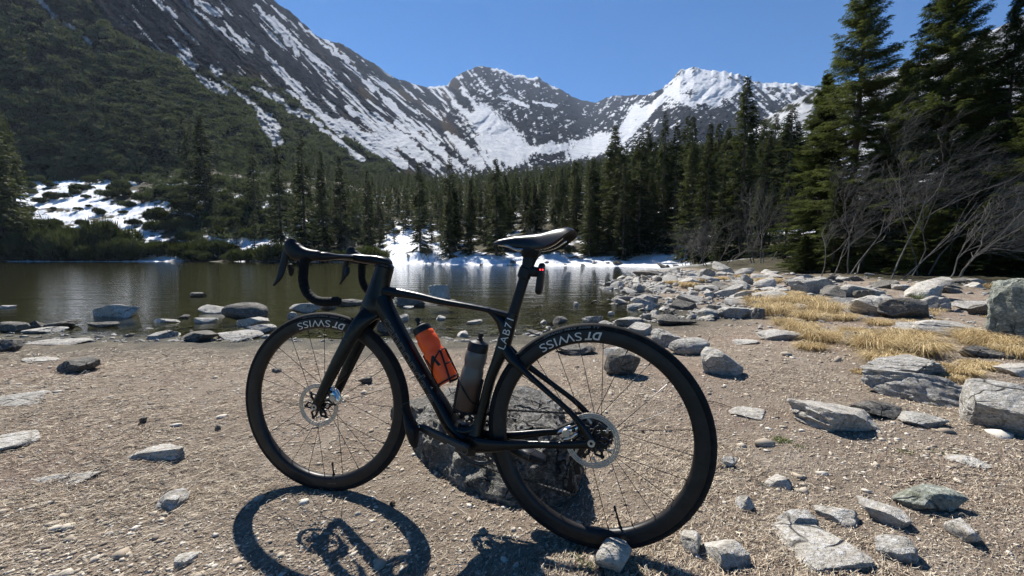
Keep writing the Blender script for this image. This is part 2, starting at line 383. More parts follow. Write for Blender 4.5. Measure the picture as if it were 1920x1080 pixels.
def main_masks(px, py, t):
    vb = np.interp(px, *zip(*VEGB)) + 7*fbm(px/25, py/25, seed=60, oct=4)
    veg = sstep(-6, 8, py-vb)*sstep(860, 760, px)
    st = blend_streak(px, py, 70, 6, 100, 4); st2 = blend_streak(px, py, 90, 3.0, 38, 4)
    rough = fbm(px/9.+.3*py/9., py/5., seed=80, oct=5, gain=.75); big = fbm(px/45, py/38, seed=82, oct=3)
    amt = np.interp(px, [200, 420, 540, 640, 760, 860, 930, 1000, 1100, 1180, 1230, 1300, 1400, 1500], [-.34, -.27, -.16, -.15, -.11, -.05, -.10, -.13, -.13, -.05, -.08, .02, -.02, -.06])
    low = sstep(190, 290, py)*sstep(560, 700, px)*sstep(960, 900, px)
    amt = amt + .08*low
    amt = amt + .24*sstep(1225, 1260, px)*sstep(190, 150, py) - .16*sstep(1200, 1260, px)*sstep(190, 225, py)
    wv = np.interp(px, [820, 930, 1130, 1200], [.85, .22, .22, .4])
    s = wv*(st*.75+st2*.55) + (1-wv)*(rough*1.0+.22*big+.2*st2) + amt
    snow = sstep(.10, .14, s)
    tongues = np.full(px.shape, 9.0)
    wob = 4*fbm(px/11, py/11, seed=90, oct=3)
    for q in SNOWP: tongues = np.minimum(tongues, seg_d(px+wob, py-wob, (*q[:4], q[4]*(.72 if q[0] < 850 else 1))))
    tg = sstep(1.08, .92, tongues + .6*rough + .5*st2 + .35*st)
    snow = np.maximum(snow*(1-veg), tg)
    bowl = np.maximum.reduce([1-np.hypot((px-940)/55, (py-285)/38), 1-np.hypot((px-1120)/62, (py-282)/28), 1-np.hypot((px-700)/100, (py-270)/34)])
    snow = np.maximum(snow, sstep(.0, .2, bowl*1.0 - .22 + .9*st + .6*rough)*(1-veg))
    rim = sstep(.975, .99, t)*sstep(.05, .2, big + .1)*sstep(700, 760, px)*.9
    snow = np.maximum(snow, rim*(px > 700))
    tan = sstep(.22, .36, blend_streak(px, py, 195, 12, 90, 3) + .12*sstep(150, 280, py))*sstep(560, 640, px)*sstep(900, 830, px)*(1-snow)
    tan = np.maximum(tan, sstep(1.2, .6, seg_d(px+wob, py, (60, -10, 120, 12, 14)))*.9)
    tan = np.maximum(tan, sstep(1.2, .6, seg_d(px+wob, py, (460, 128, 500, 152, 9)))*.8)
    dsp = (.8*blend_streak(px, py, 270, 26, 100, 4) + .35*st + .30*rough)*(1-.55*veg) + .5*fbm(px/7, py/5, seed=66, oct=4)*veg
    # gullies and buttresses of the middle face
    mid = sstep(850, 900, px)
    dsp = dsp*(1-.6*mid) + mid*(1-.75*sstep(-.1, .3, bowl))*(.75*ridged(px/46+py/60, py/46, seed=55, oct=6) + .10*rough)
    return dsp, {'snow': np.clip(snow, 0, 1), 'veg': veg, 'tan': np.clip(tan, 0, 1)}
SKYL = [(-1500, -900), (-300, -560), (0, -430), (200, -300), (400, -110), (520, 3), (560, 38), (600, 72), (640, 82), (700, 118), (745, 150), (800, 163), (830, 163), (850, 148), (880, 131), (905, 124),
    (940, 130), (965, 141), (1010, 148), (1050, 168), (1085, 186), (1110, 193), (1150, 182), (1190, 177), (1215, 181), (1250, 160), (1275, 132), (1300, 126), (1335, 133), (1385, 138), (1420, 154), (1500, 158), (1600, 170), (2100, 150), (3400, 60)]
BASEL = [(-1500, 360), (3400, 380)]
YSL = [(-1500, 700), (0, 560), (300, 640), (520, 800), (700, 1200), (830, 1700), (900, 1900), (1100, 2100), (1180, 2000), (1230, 1500), (1400, 1450), (3400, 1400)]
YBL = [(-1500, 165), (0, 165), (420, 172), (560, 200), (700, 260), (900, 330), (1100, 380), (3400, 380)]
MT_PX, MT_PY, MT_V, MT_M = mountain_sheet('mountains', SKYL, BASEL, YSL, YBL, -1500, 2700, 1.7, 300, main_masks, relief=.05, jag=4, seed=200)

def right_masks(px, py, t):
    n = fbm(px/22, py/12, seed=301, oct=5); n2 = fbm(px/6, py/4, seed=305, oct=3)
    veg = sstep(-.02, .10, n + .3*n2 - .12 + .35*sstep(330, 420, py))
    snow = 1-veg
    return n + .4*n2, {'snow': snow, 'veg': veg*.9, 'tan': 0*veg}
RS_PX, RS_PY, RS_V, RS_M = mountain_sheet('right_slope', [(1370, 330), (1385, 290), (1400, 255), (1420, 232), (1470, 202), (1510, 178), (1600, 155), (1750, 105), (1850, 62), (1920, 28), (2100, -60), (2600, -250), (3400, -400)],
    [(1370, 400), (3400, 430)], [(1370, 330), (1500, 300), (3400, 240)], [(1370, 120), (3400, 60)], 1370, 3400, 4, 120, right_masks, relief=.03, jag=3, seed=320)
# ================================================================== bicycle
# bike axes: u forward, n to the rider's left (towards the camera), s up; origin at the rear hub
HUB = Vector((0.2484532, 1.1315064, CAM_Z-0.5397398))
U_ = Vector((-0.95653989, 0.2914843, -0.00826705)); N_ = Vector((-0.29094157, -0.95208517, 0.09427002)); S_ = Vector((0.01960729, 0.09257826, 0.99551234))
WR = 0.340
base = HUB - S_*WR
BM = Matrix(((U_.x, N_.x, S_.x, base.x), (U_.y, N_.y, S_.y, base.y), (U_.z, N_.z, S_.z, base.z), (0, 0, 0, 1)))
bike = empty('bicycle'); bike.matrix_world = BM
tag(bike, 'black road bicycle with deep black wheels leaning on a boulder by the lake', 'bicycle')
bpy.context.view_layer.update()
SH = np.array([0, 0, WR])                       # hub-centred -> base-centred
HTA = math.radians(73); STEER = 0.13714419; OFFS = .045
def rotm(ax, a):
    return np.array(Matrix.Rotation(a, 3, Vector(ax)))
_c = np.array([-OFFS*math.sin(HTA), 0, -OFFS*math.cos(HTA)]); _R = rotm((-math.cos(HTA), 0, math.sin(HTA)), STEER)
def steer(v):
    """front-hub coordinates -> bike coordinates (handlebar turned a little)"""
    return (np.asarray(v)-_c) @ _R.T + _c + np.array([1.0, 0, 0])

def crom(P, k=5):
    P = np.asarray(P, float); n = len(P); out = []
    Q = np.vstack([2*P[0]-P[1], P, 2*P[-1]-P[-2]])
    for i in range(n-1):
        p0, p1, p2, p3 = Q[i:i+4]
        for j in range(k):
            t = j/k
            out.append(.5*((2*p1)+(-p0+p2)*t+(2*p0-5*p1+4*p2-p3)*t*t+(-p0+3*p1-3*p2+p3)*t**3))
    out.append(P[-1]); return np.array(out)
class MB:
    """collects shapes; build() links them as one mesh object"""
    def __init__(s): s.v = []; s.f4 = []; s.f3 = []; s.n = 0
    def add(s, v, f):
        v = np.asarray(v, float); s.v.append(v)
        for q in f:
            (s.f4 if len(q) == 4 else s.f3).append([i+s.n for i in q])
        s.n += len(v)
    def loft(s, P, seg=20, k=5, p=2.0, lat=(0, 1, 0), cap=True, dome=.35):
        """P rows: x, y, z, a (in plane half size), b (lateral half size)"""
        C = crom(P, k) if k > 1 else np.asarray(P, float)
        X = C[:, :3]; T = np.gradient(X, axis=0); T /= np.linalg.norm(T, axis=1)[:, None]
        L = np.tile(np.array(lat, float), (len(X), 1)); L -= (L*T).sum(1)[:, None]*T; L /= np.linalg.norm(L, axis=1)[:, None]
        A = np.cross(T, L)
        th = np.linspace(0, 2*np.pi, seg+1)[:-1]; c, q = np.cos(th), np.sin(th)
        ce = np.sign(c)*np.abs(c)**(2/p); se = np.sign(q)*np.abs(q)**(2/p)
        rings = [X[:, None] + A[:, None]*(C[:, 3, None]*ce)[..., None] + L[:, None]*(C[:, 4, None]*se)[..., None]]
        V = rings[0]
        if cap:
            r0 = np.minimum(C[0, 3], C[0, 4])*dome; r1 = np.minimum(C[-1, 3], C[-1, 4])*dome
            V = np.concatenate([((V[0]-X[0])*.7+X[0]-T[0]*r0)[None], V, ((V[-1]-X[-1])*.7+X[-1]+T[-1]*r1)[None]], 0)
        nr = len(V); vv = V.reshape(-1, 3); f = []
        for i in range(nr-1):
            for j in range(seg):
                j2 = (j+1) % seg; f.append((i*seg+j, i*seg+j2, (i+1)*seg+j2, (i+1)*seg+j))
        if cap:
            vv = np.vstack([vv, V[0].mean(0), V[-1].mean(0)]); a, b = len(vv)-2, len(vv)-1
            for j in range(seg):
                j2 = (j+1) % seg; f.append((a, j2, j)); f.append((b, (nr-1)*seg+j, (nr-1)*seg+j2))
        s.add(vv, f); return s
    def tube(s, P, r, seg=12, k=1, **kw):
        P = np.asarray(P, float); r = np.broadcast_to(r, (len(P),))
        T = P[-1]-P[0]; lat = (0, 1, 0) if abs(T[1]) < .8*np.linalg.norm(T) else (1, 0, 0)
        return s.loft(np.column_stack([P, r, r]), seg=seg, k=k, lat=lat, **kw)
    def lathe(s, prof, center=(0, 0, 0), axis=(0, 1, 0), seg=64, closed=False):
        """prof: (radius, height) along the axis"""
        ax = Vector(axis).normalized(); e1 = ax.orthogonal().normalized(); e2 = ax.cross(e1)
        if abs(ax.y) > .99: e1 = Vector((1, 0, 0)); e2 = Vector((0, 0, 1))
        ax, e1, e2 = map(np.array, (ax, e1, e2)); th = np.linspace(0, 2*np.pi, seg+1)[:-1]
        pr = np.asarray(prof, float)
        V = np.array(center) + ax*pr[:, None, None, 1][..., 0][..., None] + pr[:, 0][:, None, None]*(np.cos(th)[None, :, None]*e1 + np.sin(th)[None, :, None]*e2)
        n = len(pr); f = []
        for i in range(n if closed else n-1):
            i2 = (i+1) % n
            for j in range(seg):
                j2 = (j+1) % seg; f.append((i*seg+j, i*seg+j2, i2*seg+j2, i2*seg+j))
        s.add(V.reshape(-1, 3), f); return s
    def prism(s, pts, n0, n1, axes=None):
        """outline in (u, s), thickness from n0 to n1 along the lateral axis; outline is star shaped about its centroid"""
        pts = np.asarray(pts, float); m = len(pts); c = pts.mean(0)
        v = [(a, n0, b) for a, b in pts]+[(a, n1, b) for a, b in pts]+[(c[0], n0, c[1]), (c[0], n1, c[1])]; f = []
        for i in range(m):
            j = (i+1) % m; f += [(i, j, m+j, m+i), (2*m, j, i), (2*m+1, m+i, m+j)]
        s.add(v, f); return s
    def box(s, c, h, R=None):
        c = np.array(c, float); R = np.eye(3) if R is None else R
        v = [c + R @ (np.array(h)*np.array(q)) for q in [(-1,-1,-1),(1,-1,-1),(1,1,-1),(-1,1,-1),(-1,-1,1),(1,-1,1),(1,1,1),(-1,1,1)]]
        s.add(v, [(0,3,2,1),(4,5,6,7),(0,1,5,4),(1,2,6,5),(2,3,7,6),(3,0,4,7)]); return s
    def map(s, fn):
        s.v = [fn(v) for v in s.v]; return s
    def build(s, name, mat, parent=None, smooth=True, shift=None, bevel=0, angle=40):
        v = np.vstack(s.v)
        if shift is not None: v = v + shift
        me = mesh_np(name, v, [np.array(x) for x in (s.f4, s.f3) if x], mat, smooth=smooth)
        bm = bmesh.new(); bm.from_mesh(me); bmesh.ops.recalc_face_normals(bm, faces=bm.faces); bm.to_mesh(me); bm.free()
        o = obj(name, me, parent)
        if smooth: me.set_sharp_from_angle(angle=math.radians(angle))
        if bevel:
            m = o.modifiers.new('bevel', 'BEVEL'); m.width = bevel; m.segments = 2; m.limit_method = 'ANGLE'
        return o

# ---- materials
def mat_carbon():
    b = NB('gloss_black_paint'); n = b.noise(b.coord(), 35, 4, .6)
    b.set(color=b.ramp(n, [(.3, (.003, .003, .0035)), (.7, (.006, .006, .007))]), rough=b.ramp(b.noise(b.coord(), 60, 5, .7), [(.35, .26), (.7, .42)]), spec=.26)
    b.b.inputs['Coat Weight'].default_value = .08; b.b.inputs['Coat Roughness'].default_value = .06
    return b.m
M_PAINT = mat_carbon()
def dusty(name, col, rough, scale=40, spec=.35):
    b = NB(name); n = b.noise(b.coord(), scale, 6, .7)
    c2 = tuple(min(1, c*1.5+.007) for c in col)
    b.set(color=b.mix(b.ramp(n, [(.45, 0.0), (.72, 1.0)]), col, c2), rough=rough, spec=spec, normal=b.bump(n, .25, .001)); return b.m
M_RIM = dusty('satin_black_rim', (.013, .0115, .011), .42, 18, .3)
M_RUBBER = dusty('black_tyre_rubber', (.007, .007, .0075), .8, 45, .2)
M_TAPE = dusty('black_bar_tape', (.004, .004, .004), .8, 90, .2)
M_HOODR = dusty('black_hood_rubber', (.005, .005, .006), .5, 70, .3)
M_BLACK = dusty('matt_black_part', (.005, .005, .006), .45, 60, .3)
M_SADDLE = dusty('black_saddle_cover', (.006, .006, .007), .34, 80, .4)
M_STEEL = simple('brushed_steel', (.50, .44, .36), .45, .55)
M_ALU = simple('polished_aluminium', (.62, .62, .62), .22, .9)
M_SPOKE = simple('black_spoke', (.012, .012, .012), .35, .3)
M_DECAL = simple('pale_grey_lettering', (.66, .61, .55), .55)
M_DECALD = simple('dim_grey_lettering', (.17, .15, .14), .45)
M_CRANK = dusty('satin_crank', (.018, .017, .016), .34, 30, .5)
M_TXT2 = simple('grey_tyre_print', (.26, .24, .22), .6)
M_CHAIN = simple('dark_chain_steel', (.075, .07, .065), .4, .7)

# ---- frame
f = MB()
f.loft([(.752, 0, .512, .034, .024), (.768, 0, .465, .037, .024), (.784, 0, .41, .043, .027), (.795, 0, .365, .052, .029), (.80, 0, .347, .050, .027)], p=2.3, dome=.1)
f.loft([(.775, 0, .425, .024, .02), (.735, 0, .4235, .0185, .021), (.62, 0, .410, .0145, .021), (.52, 0, .392, .0125, .020), (.41, 0, .378, .0105, .019), (.345, 0, .368, .010, .018), (.28, 0, .353, .011, .016)], p=2.6, dome=.1)
DT = [(.768, 0, .40, .040, .026), (.752, 0, .366, .036, .027), (.714, 0, .311, .030, .027), (.640, 0, .206, .0245, .027), (.566, 0, .105, .0215, .028), (.522, 0, .046, .023, .031), (.475, 0, -.020, .026, .035), (.425, 0, -.063, .030, .040), (.392, 0, -.074, .030, .043)]
f.loft(DT, p=2.7, dome=.1)
STT = [(.262, 0, .3605, .0195, .017), (.276, 0, .318, .0225, .0175), (.295, 0, .25, .0235, .018), (.316, 0, .195, .0185, .019), (.3375, 0, .139, .0165, .020), (.357, 0, .06, .0165, .022), (.372, 0, -.005, .019, .027), (.388, 0, -.06, .030, .038)]
f.loft(STT, p=2.7, dome=.05)
f.loft([(.345, 0, .362, .006, .014), (.325, 0, .353, .014, .015), (.303, 0, .330, .018, .016), (.295, 0, .295, .014, .016)], p=2.2)      # gusset
f.loft([(.47, 0, -.012, .012, .03), (.435, 0, -.035, .022, .034), (.395, 0, -.03, .022, .030), (.372, 0, .0, .014, .024)], p=2.2)     # web above the bottom bracket
for sg in (1, -1):
    f.loft([(.285, sg*.008, .245, .018, .010), (.262, sg*.016, .219, .019, .010), (.222, sg*.032, .189, .0115, .008), (.14, sg*.047, .132, .0085, .0075), (.070, sg*.058, .083, .0085, .0075), (.030, sg*.064, .045, .0105, .008), (.008, sg*.067, .012, .013, .007), (.0, sg*.068, -.002, .014, .006)], p=2.2, dome=.3)
    f.loft([(.392, sg*.030, -.070, .028, .012), (.345, sg*.036, -.066, .0235, .011), (.30, sg*.040, -.060, .0195, .010), (.25, sg*.0445, -.0495, .0145, .0095), (.17, sg*.053, -.033, .0115, .009), (.09, sg*.061, -.021, .0105, .008), (.03, sg*.066, -.010, .012, .007), (-.004, sg*.068, -.002, .014, .006)], p=2.3, dome=.3)
f.lathe([(.002, -.043), (.031, -.043), (.0315, -.038), (.0315, .038), (.031, .043), (.002, .043)], center=(.392, 0, -.073), seg=36)
frame = f.build('frame', M_PAINT, bike, shift=SH)

# ---- lettering
def text_mesh(txt, size=1.0, outline=0, shear=0, offset=0, space=1.0, depth=0.0, res=4):
    cu = bpy.data.curves.new('txt', 'FONT'); cu.body = txt; cu.size = size; cu.shear = shear; cu.offset = offset
    cu.space_character = space; cu.resolution_u = res
    if outline: cu.fill_mode = 'NONE'; cu.bevel_depth = outline; cu.bevel_resolution = 1
    o = bpy.data.objects.new('txt', cu); COL.objects.link(o); bpy.context.view_layer.update()
    dg = bpy.context.evaluated_depsgraph_get(); me = bpy.data.meshes.new_from_object(o.evaluated_get(dg))
    bpy.data.objects.remove(o, do_unlink=True)
    if not outline:
        bm = bmesh.new(); bm.from_mesh(me)
        bmesh.ops.subdivide_edges(bm, edges=[e for e in bm.edges if e.calc_length() > size*.12], cuts=3)
        bmesh.ops.triangulate(bm, faces=bm.faces); bm.to_mesh(me); bm.free()
    v = np.zeros(len(me.vertices)*3, np.float32); me.vertices.foreach_get('co', v); v = v.reshape(-1, 3).astype(float)
    v[:, 0] -= v[:, 0].min()
    return me, v
def text_obj(name, txt, fn, mat, parent, **kw):
    me, v = text_mesh(txt, **kw)
    v = fn(v); me.vertices.foreach_set('co', np.asarray(v, np.float32).ravel()); me.update()
    me.materials.clear(); me.materials.append(mat); me.name = name
    return obj(name, me, parent)
def on_tube(P, i0, i1, width, height, off0=0.0, p=2.7, rev=False, lift=.0007, v0=0.0):
    """lay text along a straight stretch of a loft: tx runs from station i0 to i1"""
    a0 = np.array(i0, float); a1 = np.array(i1, float)
    d = a1[:3]-a0[:3]; Ln = np.linalg.norm(d); d = d/Ln
    up = -np.cross(d, np.array([0, 1, 0]))
    def fn(v):
        sx = width/v[:, 0].max(); h0 = v[:, 1].min(); h1 = v[:, 1].max(); sy = height/(h1-h0)
        tx = v[:, 0]*sx + off0; ty = (v[:, 1]-(h0+h1)/2)*sy + v0
        t = tx/Ln; A = a0[3]+(a1[3]-a0[3])*t; B = a0[4]+(a1[4]-a0[4])*t
        nn = B*(np.clip(1-np.abs(ty/A)**p, .02, 1))**(1/p) + lift + v[:, 2]*0
        return a0[:3] + d*tx[:, None] + up*ty[:, None] + np.outer(nn, [0, 1, 0]) + SH
    return fn
dt0 = (.728, 0, .331, .0315, .027); dt1 = (.522, 0, .0455, .0225, .031)
text_obj('frame_lettering', 'cannondale', on_tube(None, dt0, dt1, .335, .037, off0=.005), M_DECALD, frame, outline=.012, space=1.02)
text_obj('frame_lettering', 'LAB71', on_tube(None, (.2965, 0, .243, .0235, .018), (.264, 0, .354, .0205, .017), .102, .024, off0=.003), M_DECAL, frame, space=1.15, offset=-.004)

# ---- seat post, saddle
m = MB()
m.loft([(.268, 0, .345, .0175, .0145), (.262, 0, .3612, .0178, .0150), (.230, 0, .47, .0172, .0125), (.219, 0, .508, .0195, .0125), (.212, 0, .535, .0225, .013), (.2075, 0, .552, .028, .014)], p=2.5, dome=.2)
post = m.build('seat_post', M_BLACK, bike, shift=SH)
m = MB(); m.loft([(.2075, 0, .548, .030, .020), (.2075, 0, .563, .031, .024)], k=1, p=4)
m.box((.207, 0, .567), (.020, .030, .005)).tube([(.182, -.02, .553), (.182, .02, .553)], .005)
m.build('saddle_clamp', M_BLACK, post, shift=SH, bevel=.0015)
us = np.array([.336, .330, .315, .29, .26, .223, .19, .171, .145, .121, .10, .086, .072, .064])
top = np.interp(us, [.064, .066, .086, .121, .171, .223, .293, .325, .334, .336], [.622, .628, .632, .628, .616, .611, .606, .600, .594, .590])
bot = np.interp(us, [.064, .075, .096, .131, .17, .209, .242, .287, .32, .336], [.617, .611, .595, .572, .566, .571, .577, .584, .586, .588])
hw = np.interp(us, [.064, .072, .086, .10, .121, .145, .171, .19, .223, .26, .29, .315, .33, .336], [.045, .060, .068, .070, .068, .060, .046, .036, .025, .020, .018, .017, .012, .004])
xs = np.linspace(-1, 1, 25); V = []
for u, t, b_, h in zip(us, top, bot, hw):
    ax = np.abs(xs)
    b_ = b_ + .007
    drop = (t-b_)*np.clip(ax, 0, 1)**5 + .004*ax**2 - .004*np.exp(-(xs*h/.010)**2)*(1 if .09 < u < .29 else 0)*-(-1)
    row_t = np.column_stack([np.full(25, u), xs*h*(1-.0*ax), t-drop])
    row_b = np.column_stack([np.full(25, u), xs*h*.93, np.minimum(t-drop-.006, t-.006-.6*drop)])
    V.append(np.vstack([row_t, row_b[::-1]]))
V = np.array(V); nr, nc = V.shape[:2]; fc = []
for i in range(nr-1):
    for j in range(nc): fc.append((i*nc+j, i*nc+(j+1) % nc, (i+1)*nc+(j+1) % nc, (i+1)*nc+j))
m = MB(); m.add(V.reshape(-1, 3), fc)
for r0 in (0, nr-1):
    for j in range(24): m.add([V[r0][j], V[r0][j+1], V[r0][nc-2-j], V[r0][nc-1-j]], [(0, 1, 2, 3)])
sad = m.build('saddle', M_SADDLE, bike, shift=SH)
for sg in (1, -1):
    MB().tube(crom([(.318, sg*.008, .586), (.285, sg*.015, .580), (.255, sg*.021, .568), (.21, sg*.022, .566), (.165, sg*.022, .567), (.13, sg*.028, .578), (.10, sg*.035, .598)], 4), .0036, seg=8).build('saddle_rail', M_ALU, sad, shift=SH)

# ---- rear light
m = MB(); m.loft([(.171, 0, .5205, .0085, .014), (.1705, 0, .513, .0105, .0185), (.1735, 0, .48, .0115, .0195), (.1785, 0, .437, .0115, .0185), (.180, 0, .427, .009, .014)], p=3, k=3)
tl = m.build('tail_light', M_BLACK, bike, shift=SH)
m = MB(); m.loft([(.232, 0, .500, .022, .016), (.223, 0, .500, .019, .013), (.184, 0, .495, .016, .010)], k=2, p=3); m.loft([(.2305, 0, .4775, .0215, .0165), (.222, 0, .5055, .0215, .0165)], k=1, p=2.5)
m.build('light_mount', M_BLACK, tl, shift=SH)
b = NB('red_light'); b.set(color=(.3, .005, .005), rough=.3); b.b.inputs['Emission Color'].default_value = (1, .03, .03, 1); b.b.inputs['Emission Strength'].default_value = 3.0; M_RED = b.m
b = NB('red_lens'); b.set(color=(.05, .003, .003), rough=.15, spec=.6); M_LENS = b.m
MB().loft([(.1625, .010, .512, .004, .009), (.1625, .010, .489, .004, .009)], k=1, p=3).build('light_lens', M_LENS, tl, shift=SH)
for du in (.1715, .1635):
    MB().lathe([(.0001, .0205 if du > .17 else .0195), (.0022, .0200 if du > .17 else .019), (.0025, .015)], center=(du, 0, .502), seg=12).build('red_led', M_RED, tl, shift=SH)

# ---- wheels
def wheel(name, label, front, ph_txt, ph_valve):
    we = bpy.data.objects.new(name, None); COL.objects.link(we); we.parent = bike; we.empty_display_size = .1
    if front: T = lambda v: steer(v)+SH
    else: T = lambda v: np.asarray(v)+SH
    th = np.linspace(0, 2*np.pi, 19)[:-1]
    prof = [(.3235+.0168*math.cos(a), .0150*math.sin(a)) for a in th]
    MB().lathe(prof, seg=180, closed=True).map(T).build('tyre', M_RUBBER, we)
    rim = MB().lathe([(.3215, .0125), (.3195, .0156), (.314, .0160), (.303, .0160), (.293, .0156), (.285, .0132), (.2805, .0075), (.2795, .0), (.2805, -.0075), (.285, -.0132), (.293, -.0156), (.303, -.0160), (.314, -.0160), (.3195, -.0156), (.3215, -.0125), (.317, 0)], seg=180, closed=True).map(T).build('rim', M_RIM, we)
    # hub
    hw_ = .050 if front else .066
    if front: hp = [(.002, hw_), (.010, hw_), (.010, .040), (.012, .036), (.024, .031), (.025, .026), (.015, .018), (.013, 0), (.015, -.024), (.022, -.032), (.022, -.036), (.011, -.038), (.010, -hw_), (.002, -hw_)]
    else: hp = [(.002, hw_), (.011, hw_), (.011, .048), (.013, .040), (.027, .033), (.028, .028), (.018, .018), (.016, 0), (.024, -.014), (.030, -.018), (.030, -.021), (.018, -.023), (.017, -.060), (.002, -hw_)]
    MB().lathe(hp, seg=32).map(T).build('hub', M_BLACK, we)
    # spokes in crossing pairs
    sp = None; nflL, nflR = (.029, -.034) if front else (.030, -.019)
    for i in range(24):
        a = math.radians(ph_valve + 7.5 + 15*i); side = nflL if i % 2 == 0 else nflR
        twist = math.radians(62)*(1 if (i//2) % 2 == 0 else -1)
        p0 = (.0235*math.cos(a+twist), side, .0235*math.sin(a+twist)); p1 = (.2815*math.cos(a), side*.06, .2815*math.sin(a))
        m = MB(); P = T(np.array([p0, p1])); m.tube(P, .00105, seg=6); 
        q = T(np.array([(.270*math.cos(a), side*.1, .270*math.sin(a)), p1])); m.tube(q, .0017, seg=6)
        m.build('spoke', M_SPOKE, we)
    # brake rotor: braking ring with slots, pale arms, black spider
    rn = .0365 if front else .0505
    m = MB(); NSEG = 120
    for r0, r1 in ((.0642, .0694), (.0708, .0750), (.0760, .0800)):
        m.lathe([(r0, rn-.0009), (r1, rn-.0009), (r1, rn+.0009), (r0, rn+.0009)], seg=NSEG, closed=True)
    for k in range(36):
        a = math.radians(10*k); c, s_ = math.cos(a+.03), math.sin(a+.03); R = np.array([[math.cos(a), 0, -math.sin(a)], [0, 1, 0], [math.sin(a), 0, math.cos(a)]])
        m.box((.0725*math.cos(a), rn, .0725*math.sin(a)), (.0066, .0008, .0022), R)
    if not front:
        for k in range(6):
            a = math.radians(60*k+20); R = np.array([[math.cos(a-.5), 0, -math.sin(a-.5)], [0, 1, 0], [math.sin(a-.5), 0, math.cos(a-.5)]])
            m.box((.059*math.cos(a), rn, .059*math.sin(a)), (.010, .0008, .0035), R); m.lathe([(.0045, rn-.001), (.0045, rn+.001), (.0001, rn+.001)], center=(.0515*math.cos(a+.08), 0, .0515*math.sin(a+.08)), seg=14)
    m.map(T).build('brake_rotor', M_STEEL, we, smooth=False)
    m = MB(); m.lathe([(.002, rn+.003), (.022, rn+.003), (.023, rn-.002), (.002, rn-.002)], seg=28)
    for k in range(12):
        a = math.radians(30*k+9); a2 = a+.32*(1 if k % 2 else -1)
        m.tube([(.019*math.cos(a), rn, .019*math.sin(a)), (.040*math.cos(a+.1), rn, .040*math.sin(a+.1)), (.056*math.cos(a2), rn, .056*math.sin(a2))], (.0048, .0042, .0040), seg=8)
    m.map(T).build('rotor_spider', M_BLACK, we)
    # valve
    a = math.radians(ph_valve); m = MB(); rr = .215 if not front else .232
    m.tube([(.284*math.cos(a), 0, .284*math.sin(a)), ((rr+.02)*math.cos(a), 0, (rr+.02)*math.sin(a)), (rr*math.cos(a), 0, rr*math.sin(a))], (.0033, .0030, .0022), seg=8)
    m.tube([((rr+.012)*math.cos(a), 0, (rr+.012)*math.sin(a)), ((rr+.002)*math.cos(a), 0, (rr+.002)*math.sin(a))], .0040, seg=8)
    m.tube([(.2835*math.cos(a), 0, .2835*math.sin(a)), (.276*math.cos(a), 0, .276*math.sin(a))], .0055, seg=8)
    m.map(T).build('valve', M_BLACK, we)
    # lettering on rim and tyre
    def rimtxt(phi0, width, height, rout, upright=False, nn=.0169):
        def fn(v):
            sx = width/v[:, 0].max(); h0 = v[:, 1].min(); h1 = v[:, 1].max(); sy = height/(h1-h0)
            tx = v[:, 0]*sx; ty = (v[:, 1]-h0)*sy
            if upright: ang = math.radians(phi0) + tx/(rout+height/2); r = rout+ty
            else: ang = math.radians(phi0) - tx/(rout-height/2); r = rout-ty
            n_ = nn - np.interp(r, [.285, .293, .303, .34], [.0028, .0004, 0, 0]) if nn > 0 else -nn*np.ones_like(r)
            return T(np.column_stack([r*np.cos(ang), n_, r*np.sin(ang)]))
        return fn
    text_obj('rim_lettering', 'DT', rimtxt(ph_txt+20, .052, .0245, .3140), M_DECAL, we, shear=.28, offset=.03, space=1.0)
    text_obj('rim_lettering', 'SWISS', rimtxt(ph_txt+8.5, .136, .0255, .3140), M_DECAL, we, offset=-.003, space=1.0)
    def ty(v): return v
    def tyretxt(phi0, width, height, rin):
        def fn(v):
            sx = width/v[:, 0].max(); h0 = v[:, 1].min(); h1 = v[:, 1].max(); sy = height/(h1-h0)
            ang = math.radians(phi0) + v[:, 0]*sx/rin; r = rin+(v[:, 1]-h0)*sy
            n_ = .0150*np.sqrt(np.clip(1-((r-.3235)/.0168)**2, 0, 1)) + .0004
            return T(np.column_stack([r*np.cos(ang), n_, r*np.sin(ang)]))
        return fn
    text_obj('tyre_lettering', 'GRAND PRIX 5000 TT', tyretxt(ph_txt-12.5, .178, .0062, .3250), M_DECALD if front else M_TXT2, we, shear=.25, space=1.05)
    if not front: text_obj('tyre_lettering', 'I===', tyretxt(ph_txt-18, .034, .0045, .3240), M_DECALD, we)
    text_obj('rim_lettering', 'A', rimtxt(ph_valve-.9, .009, .012, .288, upright=False), M_DECALD, we)
    text_obj('rim_lettering', 'TR 700C', rimtxt(ph_valve-3.5, .038, .0045, .302, upright=True), M_DECALD, we)
    return we
wheel('rear_wheel', None, False, 74.0, 252.5)
wheel('front_wheel', None, True, 88.0, 262.5)

# thru axles
def disc_end(nn, front, parent):
    T = (lambda v: steer(v)+SH) if front else (lambda v: np.asarray(v)+SH)
    MB().lathe([(.0042, nn-.002), (.0046, nn+.0012), (.0098, nn+.0018), (.0106, nn+.0008), (.0108, nn-.006)], seg=28).map(T).build('axle_end', M_STEEL, parent)
disc_end(.0750, False, frame)

